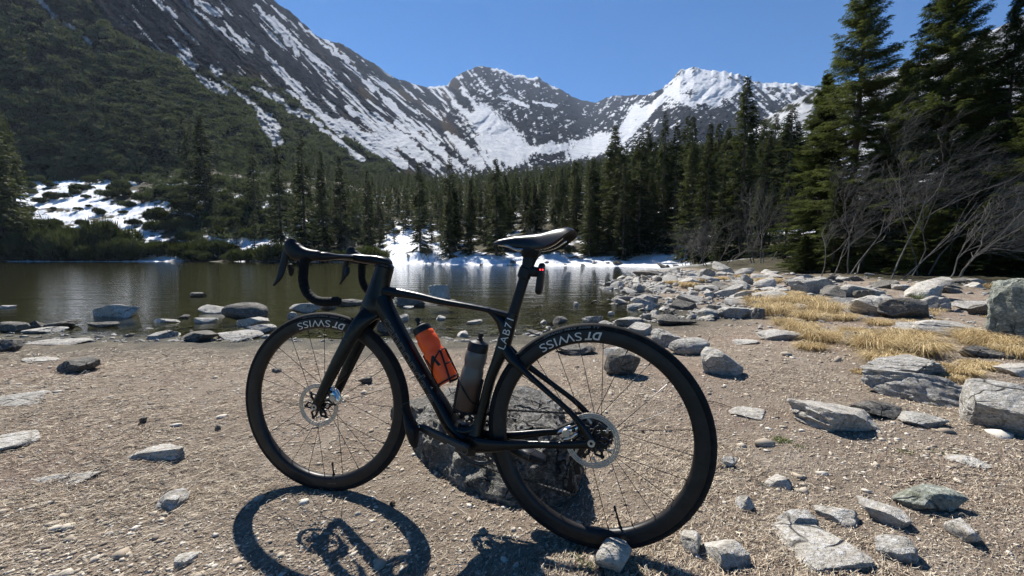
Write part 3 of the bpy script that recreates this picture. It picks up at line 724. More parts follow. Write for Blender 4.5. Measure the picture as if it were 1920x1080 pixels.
# ---- fork
m = MB()
for sg in (1, -1):
    m.loft([(-.200, sg*.012, .352, .040, .018), (-.184, sg*.030, .330, .031, .014), (-.150, sg*.042, .283, .0268, .0115), (-.0905, sg*.049, .175, .0235, .010), (-.0615, sg*.0515, .120, .0218, .0095), (-.022, sg*.054, .040, .0185, .008), (-.001, sg*.055, .001, .0165, .0065), (.004, sg*.055, -.008, .012, .006)], p=2.4, dome=.4)
m.loft([(-.195, 0, .372, .050, .027), (-.198, 0, .356, .050, .030), (-.196, 0, .340, .040, .026)], p=2.3, k=3)
fork = m.map(lambda v: steer(v)+SH).build('fork', M_PAINT, bike)
disc_end(.0612, True, fork)

# ---- handlebar with stem, tape, hoods, levers
def fr(m): return m.map(lambda v: steer(v)+SH)
m = MB()
m.loft([(-.262, 0, .520, .010, .018), (-.248, 0, .529, .0165, .024), (-.215, 0, .536, .0175, .024), (-.17, 0, .540, .0165, .023), (-.135, 0, .545, .0145, .028), (-.115, 0, .546, .011, .032)], p=3)
m.loft([(-.2385, 0, .505, .036, .0235), (-.2435, 0, .522, .035, .0235)], k=1, p=2.4)
arc = [(-.120, 0), (-.120, .06), (-.118, .11), (-.108, .148), (-.090, .166)]
full = [(u, -n) for u, n in arc[::-1]] + arc[1:]
m.loft([(u, n, .5455-.02*abs(n)/.17*.2, .0175 if abs(n) < .12 else .0155, .0105 if abs(n) < .12 else .0145) for u, n in full], lat=(0, 0, 1), p=2.4)
bar = fr(m).build('handlebar', M_PAINT, bike)
for sg in (1, -1):
    m = MB()
    P = crom([(-.112, sg*.140, .5425), (-.096, sg*.161, .5425), (-.072, sg*.170, .540), (-.051, sg*.172, .526), (-.0475, sg*.174, .495), (-.049, sg*.177, .458), (-.066, sg*.181, .422), (-.100, sg*.184, .3985), (-.140, sg*.185, .394), (-.178, sg*.185, .397)], 8)
    rr = .0150 + .0007*np.sin(np.arange(len(P))*2.1)
    m.tube(P, rr, seg=14, dome=.5)
    tape = fr(m).build('bar_tape', M_TAPE, bar)
    m = MB()
    m.loft([(-.098, sg*.168, .544, .0165, .0155), (-.070, sg*.170, .546, .0180, .0165), (-.044, sg*.171, .549, .0225, .0170), (-.020, sg*.171, .556, .0285, .0175), (-.004, sg*.171, .570, .0270, .0175), (-.0015, sg*.171, .585, .0210, .0165), (-.003, sg*.171, .597, .0130, .0110)], p=2.3)
    fr(m).build('brake_hood', M_HOODR, bar)
    m = MB()
    m.loft([(.006, sg*.171, .572, .015, .010), (.018, sg*.172, .545, .0145, .008), (.026, sg*.174, .520, .0130, .006), (.031, sg*.176, .497, .0135, .005), (.037, sg*.178, .475, .0110, .004), (.047, sg*.180, .457, .0065, .004), (.057, sg*.182, .445, .0045, .0035)], p=2.4, seg=14)
    m.loft([(.012, sg*.166, .515, .009, .003), (.010, sg*.160, .495, .012, .003), (.014, sg*.158, .478, .006, .003)], seg=10, k=3)
    fr(m).build('brake_lever', M_BLACK, bar)

# ---- brake calipers
def caliper(c, front, parent, ang):
    R = rotm((0, 1, 0), ang); c = np.array(c)
    T = (lambda v: steer(v @ R.T + c)+SH) if front else (lambda v: v @ R.T + c + SH)
    m = MB(); m.loft([(0, 0, -.030, .010, .010), (0, 0, -.022, .016, .015), (0, 0, .012, .017, .016), (0, 0, .026, .010, .012), (0, 0, .036, .006, .008)], p=2.8, k=3)
    m.loft([(-.015, .006, .022, .005, .005), (-.020, .005, .0, .005, .006), (-.016, .005, -.022, .005, .005)], k=3, seg=10)
    ca = m.map(T).build('brake_caliper', M_ALU, parent)
    MB().lathe([(.0001, .0205), (.0105, .0205), (.0125, .018), (.013, .010)], center=(0, 0, -.004), seg=28).map(T).build('caliper_cap', M_STEEL, parent)
    m = MB(); m.tube([(0.006, .012, .030), (.006, .012, -.030)], .0042, seg=8); m.lathe([(.0001, .0195), (.005, .0195), (.006, .01)], center=(-.002, 0, .020), seg=14)
    m.box((.010, -.004, .0), (.010, .012, .028)); m.map(T).build('caliper_bracket', M_BLACK, parent, bevel=.002)
caliper((-.072, .043, .040), True, fork, .45)
caliper((.070, .050, .020), False, frame, -1.05)

# ---- cranks, pedals, chainring, chain, cassette, derailleur
BB = np.array([.392, 0, -.073])
def crank(sg, parent):
    e = BB + np.array([.168, 0, .055])*sg
    d = (e-BB)
    P = [(*(BB+d*t+np.array([0, sg*n, 0])), a, b_) for t, n, a, b_ in ((-.04, .064, .017, .009), (.05, .065, .0180, .010), (.3, .067, .0150, .009), (.7, .069, .0135, .0085), (.93, .070, .0130, .0085), (1.03, .070, .0115, .0075))]
    m = MB(); m.loft(P, p=3, k=4, dome=.3)
    cr = m.build('crank_arm', M_CRANK, parent, shift=SH)
    c0 = BB+np.array([0, sg*.075, 0])
    MB().lathe([(.009, -.004), (.0092, .0006), (.0105, .0012), (.012, .0012), (.0125, -.003)], center=c0, axis=(0, sg, 0), seg=28).build('crank_bolt', M_CHAIN, cr, shift=SH)
    MB().lathe([(.0001, .003), (.007, .003), (.0085, .0015), (.0095, -.004)], center=e+np.array([0, sg*.079, 0]), axis=(0, sg, 0), seg=20).build('pedal_bolt', M_ALU, cr, shift=SH)
    return cr, e
crL, eL = crank(1, bike); crR, eR = crank(-1, bike)
ctxt = on_tube(None, (*(BB+(eL-BB)*.18), .0170, .0762), (*(BB+(eL-BB)*.9), .0135, .0782), .030, .0052, off0=.0, p=8, v0=.007)
text_obj('crank_lettering', 'FORCE', lambda v: ctxt(np.column_stack([v[:, 0].max()-v[:, 0], -v[:, 1], v[:, 2]])), M_DECAL, crL)
m = MB(); m.loft([(.588, .104, .062, .003, .020), (.590, .104, .050, .006, .024), (.581, .105, .030, .006, .022), (.573, .106, .008, .011, .024), (.563, .106, -.014, .016, .026), (.558, .106, -.035, .014, .024), (.553, .106, -.058, .008, .020), (.549, .106, -.074, .003, .010)], p=2.8)
m.tube([(.560, .070, -.018), (.560, .115, -.018)], .0075)
m.build('pedal', M_BLACK, bike, shift=SH)
m = MB(); e = eR; m.loft([(e[0]+.075, -.105, e[2]+.004, .005, .014), (e[0]+.05, -.105, e[2]-.004, .010, .026), (e[0]+.01, -.105, e[2]-.002, .017, .029), (e[0]-.03, -.105, e[2]-.010, .014, .027), (e[0]-.055, -.105, e[2]-.012, .006, .020)], p=2.6)
m.tube([(e[0], -.070, e[2]), (e[0], -.115, e[2])], .0075)
m.build('pedal', M_BLACK, bike, shift=SH)
def toothed(m, c, r, n0, n1, teeth, rin):
    a = np.arange(teeth*4)*2*np.pi/(teeth*4); rr = r + .0022*np.array([1, 1, -1, -1]*teeth)
    o = np.column_stack([c[0]+rr*np.cos(a), c[2]+rr*np.sin(a)]); i = np.column_stack([c[0]+rin*np.cos(a), c[2]+rin*np.sin(a)]); M_ = len(a)
    v = [(*(q[0], n0, q[1]),) for q in o]+[(q[0], n1, q[1]) for q in o]+[(q[0], n0, q[1]) for q in i]+[(q[0], n1, q[1]) for q in i]; fcs = []
    for k in range(M_):
        k2 = (k+1) % M_; fcs += [(k, k2, M_+k2, M_+k), (2*M_+k, 2*M_+k2, 3*M_+k2, 3*M_+k), (k, 2*M_+k, 2*M_+k2, k2), (M_+k, M_+k2, 3*M_+k2, 3*M_+k)]
    m.add(v, fcs)
m = MB(); toothed(m, BB, .0985, -.0475, -.0445, 50, .088); toothed(m, BB, .072, -.0395, -.037, 37, .064)
m.lathe([(.088, -.0475), (.084, -.0475), (.084, -.0445), (.088, -.0445)], center=BB, seg=60)
for k in range(8):
    a = math.radians(45*k+12); m.tube([BB+np.array([.02*math.cos(a), -.046, .02*math.sin(a)]), BB+np.array([.086*math.cos(a+.1), -.046, .086*math.sin(a+.1)])], (.009, .0045), seg=8)
for k in range(4):
    a = math.radians(90*k+33); m.lathe([(.0001, .004), (.006, .004), (.006, -.004)], center=BB+np.array([.054*math.cos(a), -.046, .054*math.sin(a)]), seg=12)
m.lathe([(.001, -.05), (.026, -.05), (.03, -.042), (.001, -.042)], center=BB, seg=30)
m.build('chainring', M_CHAIN, crR, smooth=False, shift=SH)
cas = MB()
for k in range(12):
    r = .060-.0036*k; toothed(cas, (0, 0, 0), r, -.0235-.0029*k, -.0218-.0029*k, 33-2*k, r-.010)
cas.lathe([(.03, -.0225), (.045, -.0225), (.020, -.056), (.012, -.056)], seg=24)
cas.build('cassette', M_CHAIN, bike, smooth=False, shift=SH)
# chain: one line of links round chainring, cassette and pulleys
def arcp(c, r, a0, a1, n): return [(c[0]+r*math.cos(math.radians(a)), c[1]+r*math.sin(math.radians(a))) for a in np.linspace(a0, a1, n)]
pts = arcp((.392, -.073), .099, 96, -92, 40) + arcp((.070, -.196), .018, 250, 110, 8) + arcp((.055, -.118), .016, -60, 40, 6) + arcp((0, 0), .048, -40, -80, 3) + arcp((0, 0), .052, -90, -260, 24)
pts = np.array(pts+[pts[0]]); sl_ = np.concatenate([[0], np.cumsum(np.hypot(*np.diff(pts, axis=0).T))])
nl = int(sl_[-1]/.0127); m = MB()
for k in range(nl):
    t0, t1 = k*.0127, (k+1)*.0127
    a = np.array([np.interp(t0, sl_, pts[:, 0]), np.interp(t0, sl_, pts[:, 1])]); b_ = np.array([np.interp(t1, sl_, pts[:, 0]), np.interp(t1, sl_, pts[:, 1])])
    mid = (a+b_)/2; ang = math.atan2(b_[1]-a[1], b_[0]-a[0]); R = np.array([[math.cos(ang), 0, -math.sin(ang)], [0, 1, 0], [math.sin(ang), 0, math.cos(ang)]])
    nn = -.046 + (.006 if mid[0] < .2 else .006*max(0, (.39-mid[0])/.19))
    off = .0027 if k % 2 else .0019
    for q in (off, -off): m.box((mid[0], nn+q, mid[1]), (.0072, .0005, .0034 if k % 2 else .0030), R)
    m.lathe([(.0035, -.002), (.0035, .002)], center=(a[0], nn, a[1]), seg=6)
m.build('chain', M_CHAIN, bike, smooth=False, shift=SH)
m = MB()
m.box((.060, -.060, -.122), (.014, .012, .030), rotm((0, 1, 0), .2))
m.loft([(.012, -.066, -.018, .010, .006), (.020, -.070, -.045, .012, .010), (.048, -.072, -.075, .019, .018), (.060, -.068, -.110, .019, .016), (.062, -.066, -.132, .013, .012)], k=4)
for nn in (-.050, -.060):
    m.loft([(.058, nn, -.105, .010, .0012), (.066, nn, -.135, .013, .0012), (.074, nn, -.170, .008, .0012), (.072, nn, -.205, .014, .0012), (.071, nn, -.216, .008, .0012)], k=4)
toothed(m, (.055, 0, -.118), .015, -.0562, -.0538, 12, .006); toothed(m, (.070, 0, -.196), .017, -.0562, -.0538, 12, .006)
m.lathe([(.0001, .006), (.009, .006), (.010, 0), (.009, -.006), (.0001, -.006)], center=(.055, -.055, -.118), seg=16).lathe([(.0001, .006), (.009, .006), (.009, -.006), (.0001, -.006)], center=(.070, -.055, -.196), seg=16)
m.build('rear_derailleur', M_BLACK, bike, shift=SH)
m = MB(); m.loft([(.338, -.040, .045, .012, .010), (.325, -.046, .040, .010, .010), (.318, -.048, .018, .006, .008)], k=3); m.prism([(.345, .034), (.305, .020), (.300, .030), (.340, .046)], -.050, -.044)
m.build('front_derailleur', M_BLACK, bike, shift=SH)

# ---- bottle cages and bottles
def bottle_axes(p0, p1):
    p0 = np.array([p0[0], 0, p0[1]]); p1 = np.array([p1[0], 0, p1[1]]); d = p1-p0; L = np.linalg.norm(d); d /= L
    out = np.cross(d, np.array([0, 1.0, 0])); return p0, d, out, L
def cage(p0, p1, outsign, parent):
    o, d, out, L = bottle_axes(p0, p1); out = out*outsign; R_ = .0395; m = MB()
    def pt(r, th, h): return o + d*h + out*(r*math.cos(th)) + np.array([0, r*math.sin(th), 0])
    ths = np.linspace(-2.5, 2.5, 25)
    m.tube([pt(R_, t, .006) for t in np.linspace(-3.1, 3.1, 29)], .003, seg=6)
    for t0 in (-.9, .9): m.loft([(*pt(.010, t0, -.004), .004, .0022), (*pt(.034, t0, -.004), .004, .0022), (*pt(R_, t0, .006), .004, .0022), (*pt(R_+.0005, t0*.8, .05), .004, .0022), (*pt(R_+.0005, t0*.55, .105), .0035, .0022)], k=3, seg=8)
    for hh, w_ in ((.105, .6), (.055, .75)): m.tube([pt(R_+.0006, t, hh+.010*math.cos(t)*0) for t in np.linspace(-w_, w_, 9)], .0026, seg=6)
    for t0 in (-1, 1):
        m.tube(crom([pt(R_, t0*3.0, .035), pt(R_, t0*2.3, .05), pt(R_+.0006, t0*1.5, .08), pt(R_+.0006, t0*.55, .105)], 4), .003, seg=6)
    m.tube([pt(R_+.001, math.pi, .0), pt(R_+.001, math.pi, .12)], .005, seg=8)
    return m.build('bottle_cage', M_BLACK, parent, shift=SH)
def bottle(name, label, p0, p1, prof, capprof, nozprof, mb, mc, mn):
    o, d, out, L = bottle_axes(p0, p1)
    W = BM @ Matrix.Translation(Vector(o+SH))
    e = empty(name); e.matrix_world = W; tag(e, label, 'bottle', 'drink bottles in the bicycle cages')
    bpy.context.view_layer.update()
    MB().lathe(prof, axis=d, seg=48).build('bottle_body', mb, e)
    MB().lathe(capprof, axis=d, seg=48).build('bottle_cap', mc, e)
    MB().lathe(nozprof, axis=d, seg=24).build('nozzle', mn, e)
    return e, d, out
b = NB('orange_bottle'); n_ = b.noise(b.coord(), 30, 3, .5)
b.set(color=b.mix(n_, (.90, .085, .008), (1.0, .13, .014)), rough=.38, spec=.4); b.b.inputs['Subsurface Weight'].default_value = .35; b.b.inputs['Subsurface Radius'].default_value = (.04, .012, .004); b.b.inputs['Subsurface Scale'].default_value = 1.0
M_ORANGE = b.m
b = NB('smoky_bottle'); zz = b.new('ShaderNodeSeparateXYZ'); b.l(b.coord(), zz.inputs[0])
b.set(color=b.ramp(zz.outputs[2], [(.0, (.075, .036, .022)), (.09, (.085, .045, .03)), (.12, (.115, .10, .088)), (.3, (.13, .118, .105))]), rough=.35, spec=.4); b.b.inputs['Subsurface Weight'].default_value = .3; b.b.inputs['Subsurface Radius'].default_value = (.02, .015, .01); b.b.inputs['Subsurface Scale'].default_value = 1.0
M_SMOKY = b.m
OB = ((.489, .120), (.601, .303)); GB = ((.430, .027), (.385, .235))
cage(*OB, 1 if bottle_axes(*OB)[2][0] < 0 else -1, bike)
cage(*GB, 1 if bottle_axes(*GB)[2][0] > 0 else -1, bike)
oprof = [(.0001, .0), (.030, .0), (.0355, .004), (.0365, .012), (.0365, .105), (.0362, .112), (.0340, .118), (.0337, .128), (.0360, .136), (.0363, .160), (.0345, .170), (.0335, .174), (.0342, .178), (.0330, .190), (.029, .194), (.0001, .194)]
ocap = [(.0001, .192), (.0322, .186), (.0326, .190), (.0322, .206), (.0300, .213), (.020, .217), (.0125, .221), (.0001, .221)]
onoz = [(.0115, .219), (.0115, .226), (.0085, .229), (.0082, .236), (.0095, .240), (.0085, .246), (.0001, .247)]
ob, od, oo = bottle('water_bottle', 'bright orange drink bottle with a black cap in the lower frame cage', *OB, oprof, ocap, onoz, M_ORANGE, M_BLACK, M_BLACK)
def wrap(v, h0, width, height, ang0, flip=1):
    sx = width/v[:, 0].max(); y0, y1 = v[:, 1].min(), v[:, 1].max()
    tx = v[:, 0]*sx; ty = (v[:, 1]-y0)/(y1-y0)*height
    return tx, ty
def otxt(v):
    tx, ty = wrap(v, 0, .050, .040, 0)
    # text runs up the bottle, lying on its left side
    h = .060 + ty; a = math.pi/2 + .55 - tx/.0368
    P = np.outer(h, od) + np.outer(.0369*np.cos(a), -oo) + np.outer(.0369*np.sin(a), [0, 1, 0])
    return P
text_obj('bottle_mark', 'N', otxt, M_BLACK, ob, offset=.035, shear=.2)
gprof = [(.0001, .0), (.031, .0), (.0365, .004), (.0375, .012), (.0375, .112), (.0372, .140), (.0345, .148), (.0335, .158), (.0350, .166), (.0370, .172), (.0370, .198), (.0345, .208), (.0325, .214), (.0001, .214)]
gcap = [(.0001, .212), (.0350, .208), (.0352, .212), (.0340, .232), (.0310, .238), (.020, .242), (.0125, .246), (.0001, .246)]
gnoz = [(.0110, .244), (.0110, .250), (.0080, .253), (.0080, .260), (.0092, .264), (.0080, .269), (.0001, .270)]
GB2 = GB
bottle('water_bottle', 'smoky grey drink bottle with a dark cap in the seat tube cage', *GB, gprof, gcap, gnoz, M_SMOKY, M_BLACK, M_BLACK)
# ================================================================== rocks
def ico(sub):
    bm = bmesh.new(); bmesh.ops.create_icosphere(bm, subdivisions=sub, radius=1.0)
    v = np.array([q.co[:] for q in bm.verts]); f = np.array([[q.index for q in p.verts] for p in bm.faces]); bm.free(); return v, f
ICO = {s: ico(s) for s in (1, 2, 3, 4, 5)}
def rock_shape(seed, sub=4, planes=11, rough=.05, round_=.0, strata=0.0):
    rg = np.random.RandomState(seed); v, f = ICO[sub]; v = v.copy()
    v *= (1 + .16*fbm(v[:, 0]*1.3+seed, v[:, 1]*1.3, v[:, 2]*1.3, oct=2, seed=seed))[:, None]
    for k in range(planes+5):
        d = rg.normal(size=3); d /= np.linalg.norm(d)
        if k == 0: d = np.array([rg.normal()*.28, rg.normal()*.28, 1.0]); d /= np.linalg.norm(d)
        if 0 < k < 6: d[2] *= .35; d /= np.linalg.norm(d)
        h = rg.uniform(.46, .86) + round_*.18
        over = np.maximum(v @ d-h, 0); v = v - np.outer(over*(1-.03-round_*.4), d)
    if strata:
        t = rg.normal(size=3)*.25 + np.array([.2, 0, 1]); t /= np.linalg.norm(t); q = v @ t + .05*fbm(v[:, 0]*2, v[:, 1]*2, v[:, 2]*2, seed=seed+1, oct=2)
        side = 1-np.abs(v[:, 2]/np.abs(v[:, 2]).max())**3
        v = v*(1 - strata*1.6*side*np.clip(np.sin(q*21)*3, -1, 1)*.5)[:, None]
    # splits: a few narrow grooves
    for k in range(3):
        d = rg.normal(size=3); d /= np.linalg.norm(d); q = np.abs(v @ d - rg.uniform(-.4, .4) + .08*fbm(v[:, 0]*3, v[:, 1]*3, v[:, 2]*3, seed=seed+k, oct=2))
        v = v*(1 - .06*(1-round_)*np.exp(-(q/.03)**2))[:, None]
    n1 = fbm(v[:, 0]*3+seed, v[:, 1]*3, v[:, 2]*3, oct=5, seed=seed+5, gain=.6); n2 = 1-2*np.abs(vnoise(v[:, 0]*6, v[:, 1]*6, v[:, 2]*6+seed, seed+9))
    v *= (1 + rough*.8*n1 + rough*.35*n2)[:, None]
    v /= np.abs(v).max(0)
    return v, f
def mat_rock(name, c0, c1, c2, lichen=.25, scale=1.0, bump=.55, spec=.25):
    b = NB(name); P = b.pos()
    n = b.noise(P, 7*scale, 7, .7); n2 = b.noise(P, 45*scale, 5, .75); st = b.noise(b.mapping(P, (3, 3, 22), (.35, .2, 0)), 2.2*scale, 5, .65)
    c = b.ramp(n, [(.32, c0), (.5, c1), (.68, c2)])
    c = b.mix(b.ramp(st, [(.42, 0.0), (.62, .45)]), c, c0)
    c = b.mix(b.ramp(n2, [(.50, 0.0), (.66, .75)]), c, tuple(min(.62, x*1.55) for x in c2))
    c = b.mix(b.ramp(n2, [(.30, .7), (.44, 0.0)]), c, tuple(x*.30 for x in c0))
    c = b.mix(b.math('MULTIPLY', b.ramp(b.noise(P, 13*scale, 6, .8), [(.56, 0.0), (.66, 1.0)]), lichen), c, (.13, .14, .06))
    wp = b.mix(.12, P, b.new_noise_color(P, 6*scale), 'ADD')
    ck = b.voro(b.mapping(wp, (1, 1, 1.6)), 5*scale, 'DISTANCE_TO_EDGE'); crack = b.ramp(ck, [(.0, 1.0), (.035, 0.0)])
    crack = b.math('MULTIPLY', crack, b.ramp(b.noise(P, 5*scale, 2, .5), [(.5, 0.0), (.6, .9)]))
    c = b.mix(crack, c, tuple(x*.22 for x in c0))
    pit = b.noise(P, 90*scale, 4, .8); c = b.mix(b.ramp(pit, [(.32, .75), (.44, 0.0)]), c, tuple(x*.4 for x in c0))
    h = b.math('ADD', b.math('MULTIPLY', st, .9), b.math('ADD', n, b.math('MULTIPLY', n2, .4)))
    h = b.math('SUBTRACT', b.math('ADD', h, b.math('MULTIPLY', pit, .25)), b.math('MULTIPLY', crack, .6))
    b.set(color=c, rough=.88, spec=spec, normal=b.bump(h, bump*1.5, .03/scale**.5)); return b.m
M_ROCK = mat_rock('grey_rock', (.185, .170, .146), (.325, .305, .268), (.47, .448, .40))
M_ROCKP = mat_rock('pale_rock', (.27, .247, .21), (.42, .39, .335), (.56, .53, .465), .12)
M_ROCKD = mat_rock('dark_rock', (.075, .070, .062), (.13, .12, .105), (.21, .195, .17), .25)
M_ROCKG = mat_rock('lichen_rock', (.14, .15, .125), (.22, .235, .20), (.32, .335, .29), .6)
M_ROCKS = mat_rock('streaked_boulder', (.09, .085, .078), (.20, .19, .172), (.44, .42, .385), .2, 1.3, 1.0)
M_ROCKB = mat_rock('mossy_brown_boulder', (.16, .148, .128), (.28, .262, .23), (.42, .40, .36), .6, 1.5, .9)
RM = {'s': M_ROCKS, 'b': M_ROCKB, 'g': M_ROCK, 'p': M_ROCKP, 'd': M_ROCKD, 'l': M_ROCKG}
def ground_at(px, py):
    """walk down the sight line until it meets the ground"""
    Ys = np.geomspace(.5, 60, 900); p = at(px, py, Ys); g = ground_z(p[:, 0], p[:, 1]); k = np.argmax(p[:, 2] < g)
    return p[k]
rock_n = [0]
def place_rock(pxc, yb, wpx, hpx, label, mat='g', seed=None, tilt=0, yaw=None, dep=.75, sub=4, rough=.05, planes=11, strata=0, round_=0, sink=.35, cat='rock', name='rock', Y=None):
    if yb > 880 and pxc > 1200 and sink < .6 and wpx < 140: sink = .7; hpx *= .85
    rock_n[0] += 1; seed = seed or 1000+rock_n[0]*7; rg = random.Random(seed)
    yb2 = min(yb, 1600)
    p = ground_at(pxc, yb2) if Y is None else at(pxc, yb, Y)
    front = p[1]; w_ = wpx/F_PX*front
    D = w_*dep; yt = yb-hpx
    for _ in range(8):
        h = CAM_Z - p[2] - (yt-482)*(front+D*.8)/F_PX
        if h > (.12 if sink < .6 else .03)*w_: break
        D *= .8
    h = max(h, (.05 if sink < .6 else .02)*w_)
    w_ = wpx/F_PX*(front+D*.4); h = min(h, .62*w_) if wpx < 60 else h
    if wpx > 100 and yb > 640: sub = 5
    v, f = rock_shape(seed, sub, planes, rough, round_, strata)
    hh = h*(1+sink)/2
    v = v*np.array([w_/2, D/2, hh])
    if tilt: v = v @ rotm((0, 1, 0), math.radians(tilt)).T
    v[:, 2] -= v[:, 2].max(); v[:, 2] += h
    me = mesh_np(name, v, f, RM[mat]); me.set_sharp_from_angle(angle=math.radians(30))
    o = obj(name, me); o.location = (at(pxc, yb, front+D/2)[0], front+D/2, p[2])
    o.rotation_euler = (0, 0, math.radians(yaw if yaw is not None else rg.uniform(-12, 12)))
    tag(o, label, cat); return o

# the boulder that carries the bicycle: built from its own outline, behind the wheels
def boulder(cx, cy, w_, d_, h_, seed, label, mat, yaw=0, planes=12, rough=.06, strata=0.0, sub=5, z0=-.04, skew=0):
    v, f = rock_shape(seed, sub, planes, rough, 0, strata)
    v = v*np.array([w_/2, d_/2, (h_-z0)/2]); v[:, 2] += (h_+z0)/2; v[:, 0] += skew*(v[:, 2]-.1)
    me = mesh_np('boulder', v, f, RM[mat]); me.set_sharp_from_angle(angle=math.radians(40))
    o = obj('boulder', me); o.location = (cx, cy, 0); o.rotation_euler = (0, 0, math.radians(yaw)); tag(o, label, 'boulder'); return o
def footprint_boulder(poly, hfun, seed, label, mat, p=4.0, rough=.03, cx=None):
    poly = np.array(poly, float); c = poly.mean(0) if cx is None else np.array(cx); na, nr = 150, 90
    C2 = crom(np.vstack([poly, poly[:1]]), 6)[:-1]; an = np.arctan2(C2[:, 1]-c[1], C2[:, 0]-c[0]); rd = np.hypot(*(C2-c).T); o_ = np.argsort(an)
    th = np.linspace(-np.pi, np.pi, na+1)[:-1]; R0 = np.interp(th, np.concatenate([an[o_]-2*np.pi, an[o_], an[o_]+2*np.pi]), np.tile(rd[o_], 3))
    q = np.linspace(0, np.pi/2, nr)[:, None]; rr = np.sin(q)**(2/p); zz = np.cos(q)**(2/p)
    x = c[0]+rr*R0*np.cos(th); y = c[1]+rr*R0*np.sin(th); z = hfun(x, y)*zz + 0*rr
    nx = np.cos(th)*rr; ny = np.sin(th)*rr; nz = zz+0*nx
    d = rough*(1.3*fbm(x*6+seed, y*6, z*6, seed=seed, oct=5, gain=.6) + .6*(1-2*np.abs(vnoise(x*14, y*14, z*14, seed+3))) + .25*fbm(x*40, y*40, z*40, seed=seed+8, oct=2))
    fac = np.round(fbm(x*4, y*4, z*5, seed=seed+20, oct=2)*4)/4*rough*1.1
    d = d + fac; x = x+nx*d; y = y+ny*d; z = z+nz*d - .03*(1-zz)
    v = np.stack([x, y, z], -1).reshape(-1, 3); i = np.arange(nr-1)[:, None]*na; j = np.arange(na)[None]; j2 = (j+1) % na
    f = np.stack([i+j, i+na+j, i+na+j2, i+j2], -1).reshape(-1, 4)
    v -= np.array([c[0], c[1], 0]); me = mesh_np('boulder', v, f, RM[mat]); me.set_sharp_from_angle(angle=math.radians(50))
    o = obj('boulder', me); o.location = (c[0], c[1], 0); tag(o, label, 'boulder'); return o
footprint_boulder([(-.47, 1.86), (-.40, 1.64), (-.24, 1.43), (-.06, 1.33), (.03, 1.34), (.07, 1.6), (.02, 1.92), (-.25, 2.05), (-.45, 2.0)],
    lambda x, y: .205+.10*(x+.15)-.10*sstep(1.62, 1.36, y), 41, 'big rough mossy boulder right behind the bicycle, propping up its bottom bracket', 'b', p=3.0, rough=.035)
footprint_boulder([(-.02, 1.36), (.08, 1.315), (.18, 1.32), (.235, 1.42), (.235, 1.66), (.14, 1.86), (.02, 1.80), (-.03, 1.6)],
    lambda x, y: .262-.05*sstep(1.45, 1.3, y)+0*x, 57, 'dark streaked boulder standing up behind the front half of the rear wheel', 's', p=5.0, rough=.028)
boulder(-.47, 1.98, .36, .40, .185, 63, 'squat boulder with a dark face seen through the front wheel', 'd', yaw=6, rough=.05)

R_ = place_rock
# --- right foreground and middle ground
R_(1346, 706, 84, 56, 'pointed pale boulder on bare gravel just right of the rear tyre top', 'p', dep=.8, tilt=8)
R_(1168, 708, 76, 54, 'brown grey boulder framed by the upper spokes of the rear wheel', 'd', dep=.7, tilt=-5)
R_(1152, 674, 50, 22, 'small yellowish stone tucked behind the boulder in the rear wheel spokes', 'p')
R_(1072, 668, 92, 26, 'long dark slab with a black shadow under the tyre lettering', 'd', dep=.8)
R_(1292, 668, 78, 36, 'smooth grey rounded boulder behind the top of the rear tyre', 'g', round_=.7, rough=.03)
R_(1565, 826, 222, 78, 'large wedge shaped pale rock with a cracked top and deep shadow at its right', 'p', dep=.62, tilt=7, rough=.07, strata=.02, seed=77)
R_(1640, 790, 90, 36, 'dark blunt end block behind the wedge shaped pale rock', 'd', dep=.7)
R_(1700, 770, 205, 88, 'long grey layered boulder left of the biggest right hand boulder', 'g', dep=.95, rough=.09, strata=.012, tilt=6, seed=91)
R_(1690, 712, 150, 48, 'grey banded slab leaning on the back of the long layered boulder', 'g', dep=.6, strata=.05, tilt=-6)
R_(1875, 832, 200, 122, 'biggest rounded grey boulder cut off by the right edge of the picture', 'g', dep=.8, round_=.5, rough=.06, seed=104)
R_(1925, 655, 140, 140, 'tall upright boulder with green lichen at the right edge', 'l', dep=.7, rough=.09, seed=117, planes=13)
R_(1152, 1092, 84, 60, 'small pale rock half in shade directly under the rear tyre', 'p', dep=.8, rough=.04)
R_(1298, 1046, 52, 40, 'whitish lichen flecked stone sunk in gravel right of the rear tyre', 'p', dep=1.1, sink=.6)
R_(1362, 1082, 84, 46, 'broad flat pale stone at the bottom edge right of the tyre', 'p', dep=1.0, sink=.9)
R_(1488, 1000, 72, 34, 'grey stone with a dark right end left of the flat stones', 'g', dep=.8, sink=.3)
R_(1570, 992, 84, 28, 'flat pale stone between two lower stones in the right gravel', 'p', dep=.8, sink=.9)
R_(1655, 996, 84, 46, 'tilted pale stone below the long grey one', 'p', dep=.9, sink=.5, tilt=8)
R_(1740, 972, 128, 50, 'long flat grey green stone with a dark right tip in the gravel', 'l', dep=.6, sink=.6, tilt=4)
R_(1800, 1026, 50, 40, 'narrow whitish stone slanting in the gravel below the long flat stone', 'p', dep=1.2, yaw=-40, sink=.4)
R_(1680, 1066, 84, 44, 'lumpy grey stone with a dark hollow near the lower right', 'g', dep=.8, sink=.3)
R_(1525, 1082, 150, 76, 'large flat embedded slab at the bottom edge crossed by a thin root', 'p', dep=1.4, sink=1.2)
R_(1462, 926, 70, 22, 'low pale stone beside a brown cone in the gravel', 'p', sink=.8)
R_(1405, 790, 80, 20, 'flat white stone flush with the gravel right of the rear wheel', 'p', sink=1.0, dep=.8)
R_(1365, 880, 30, 24, 'small bright chip of rock just right of the rear tyre', 'p')
R_(1815, 882, 70, 18, 'faint flush stone lying in gravel below the biggest boulder', 'p', sink=1.2)
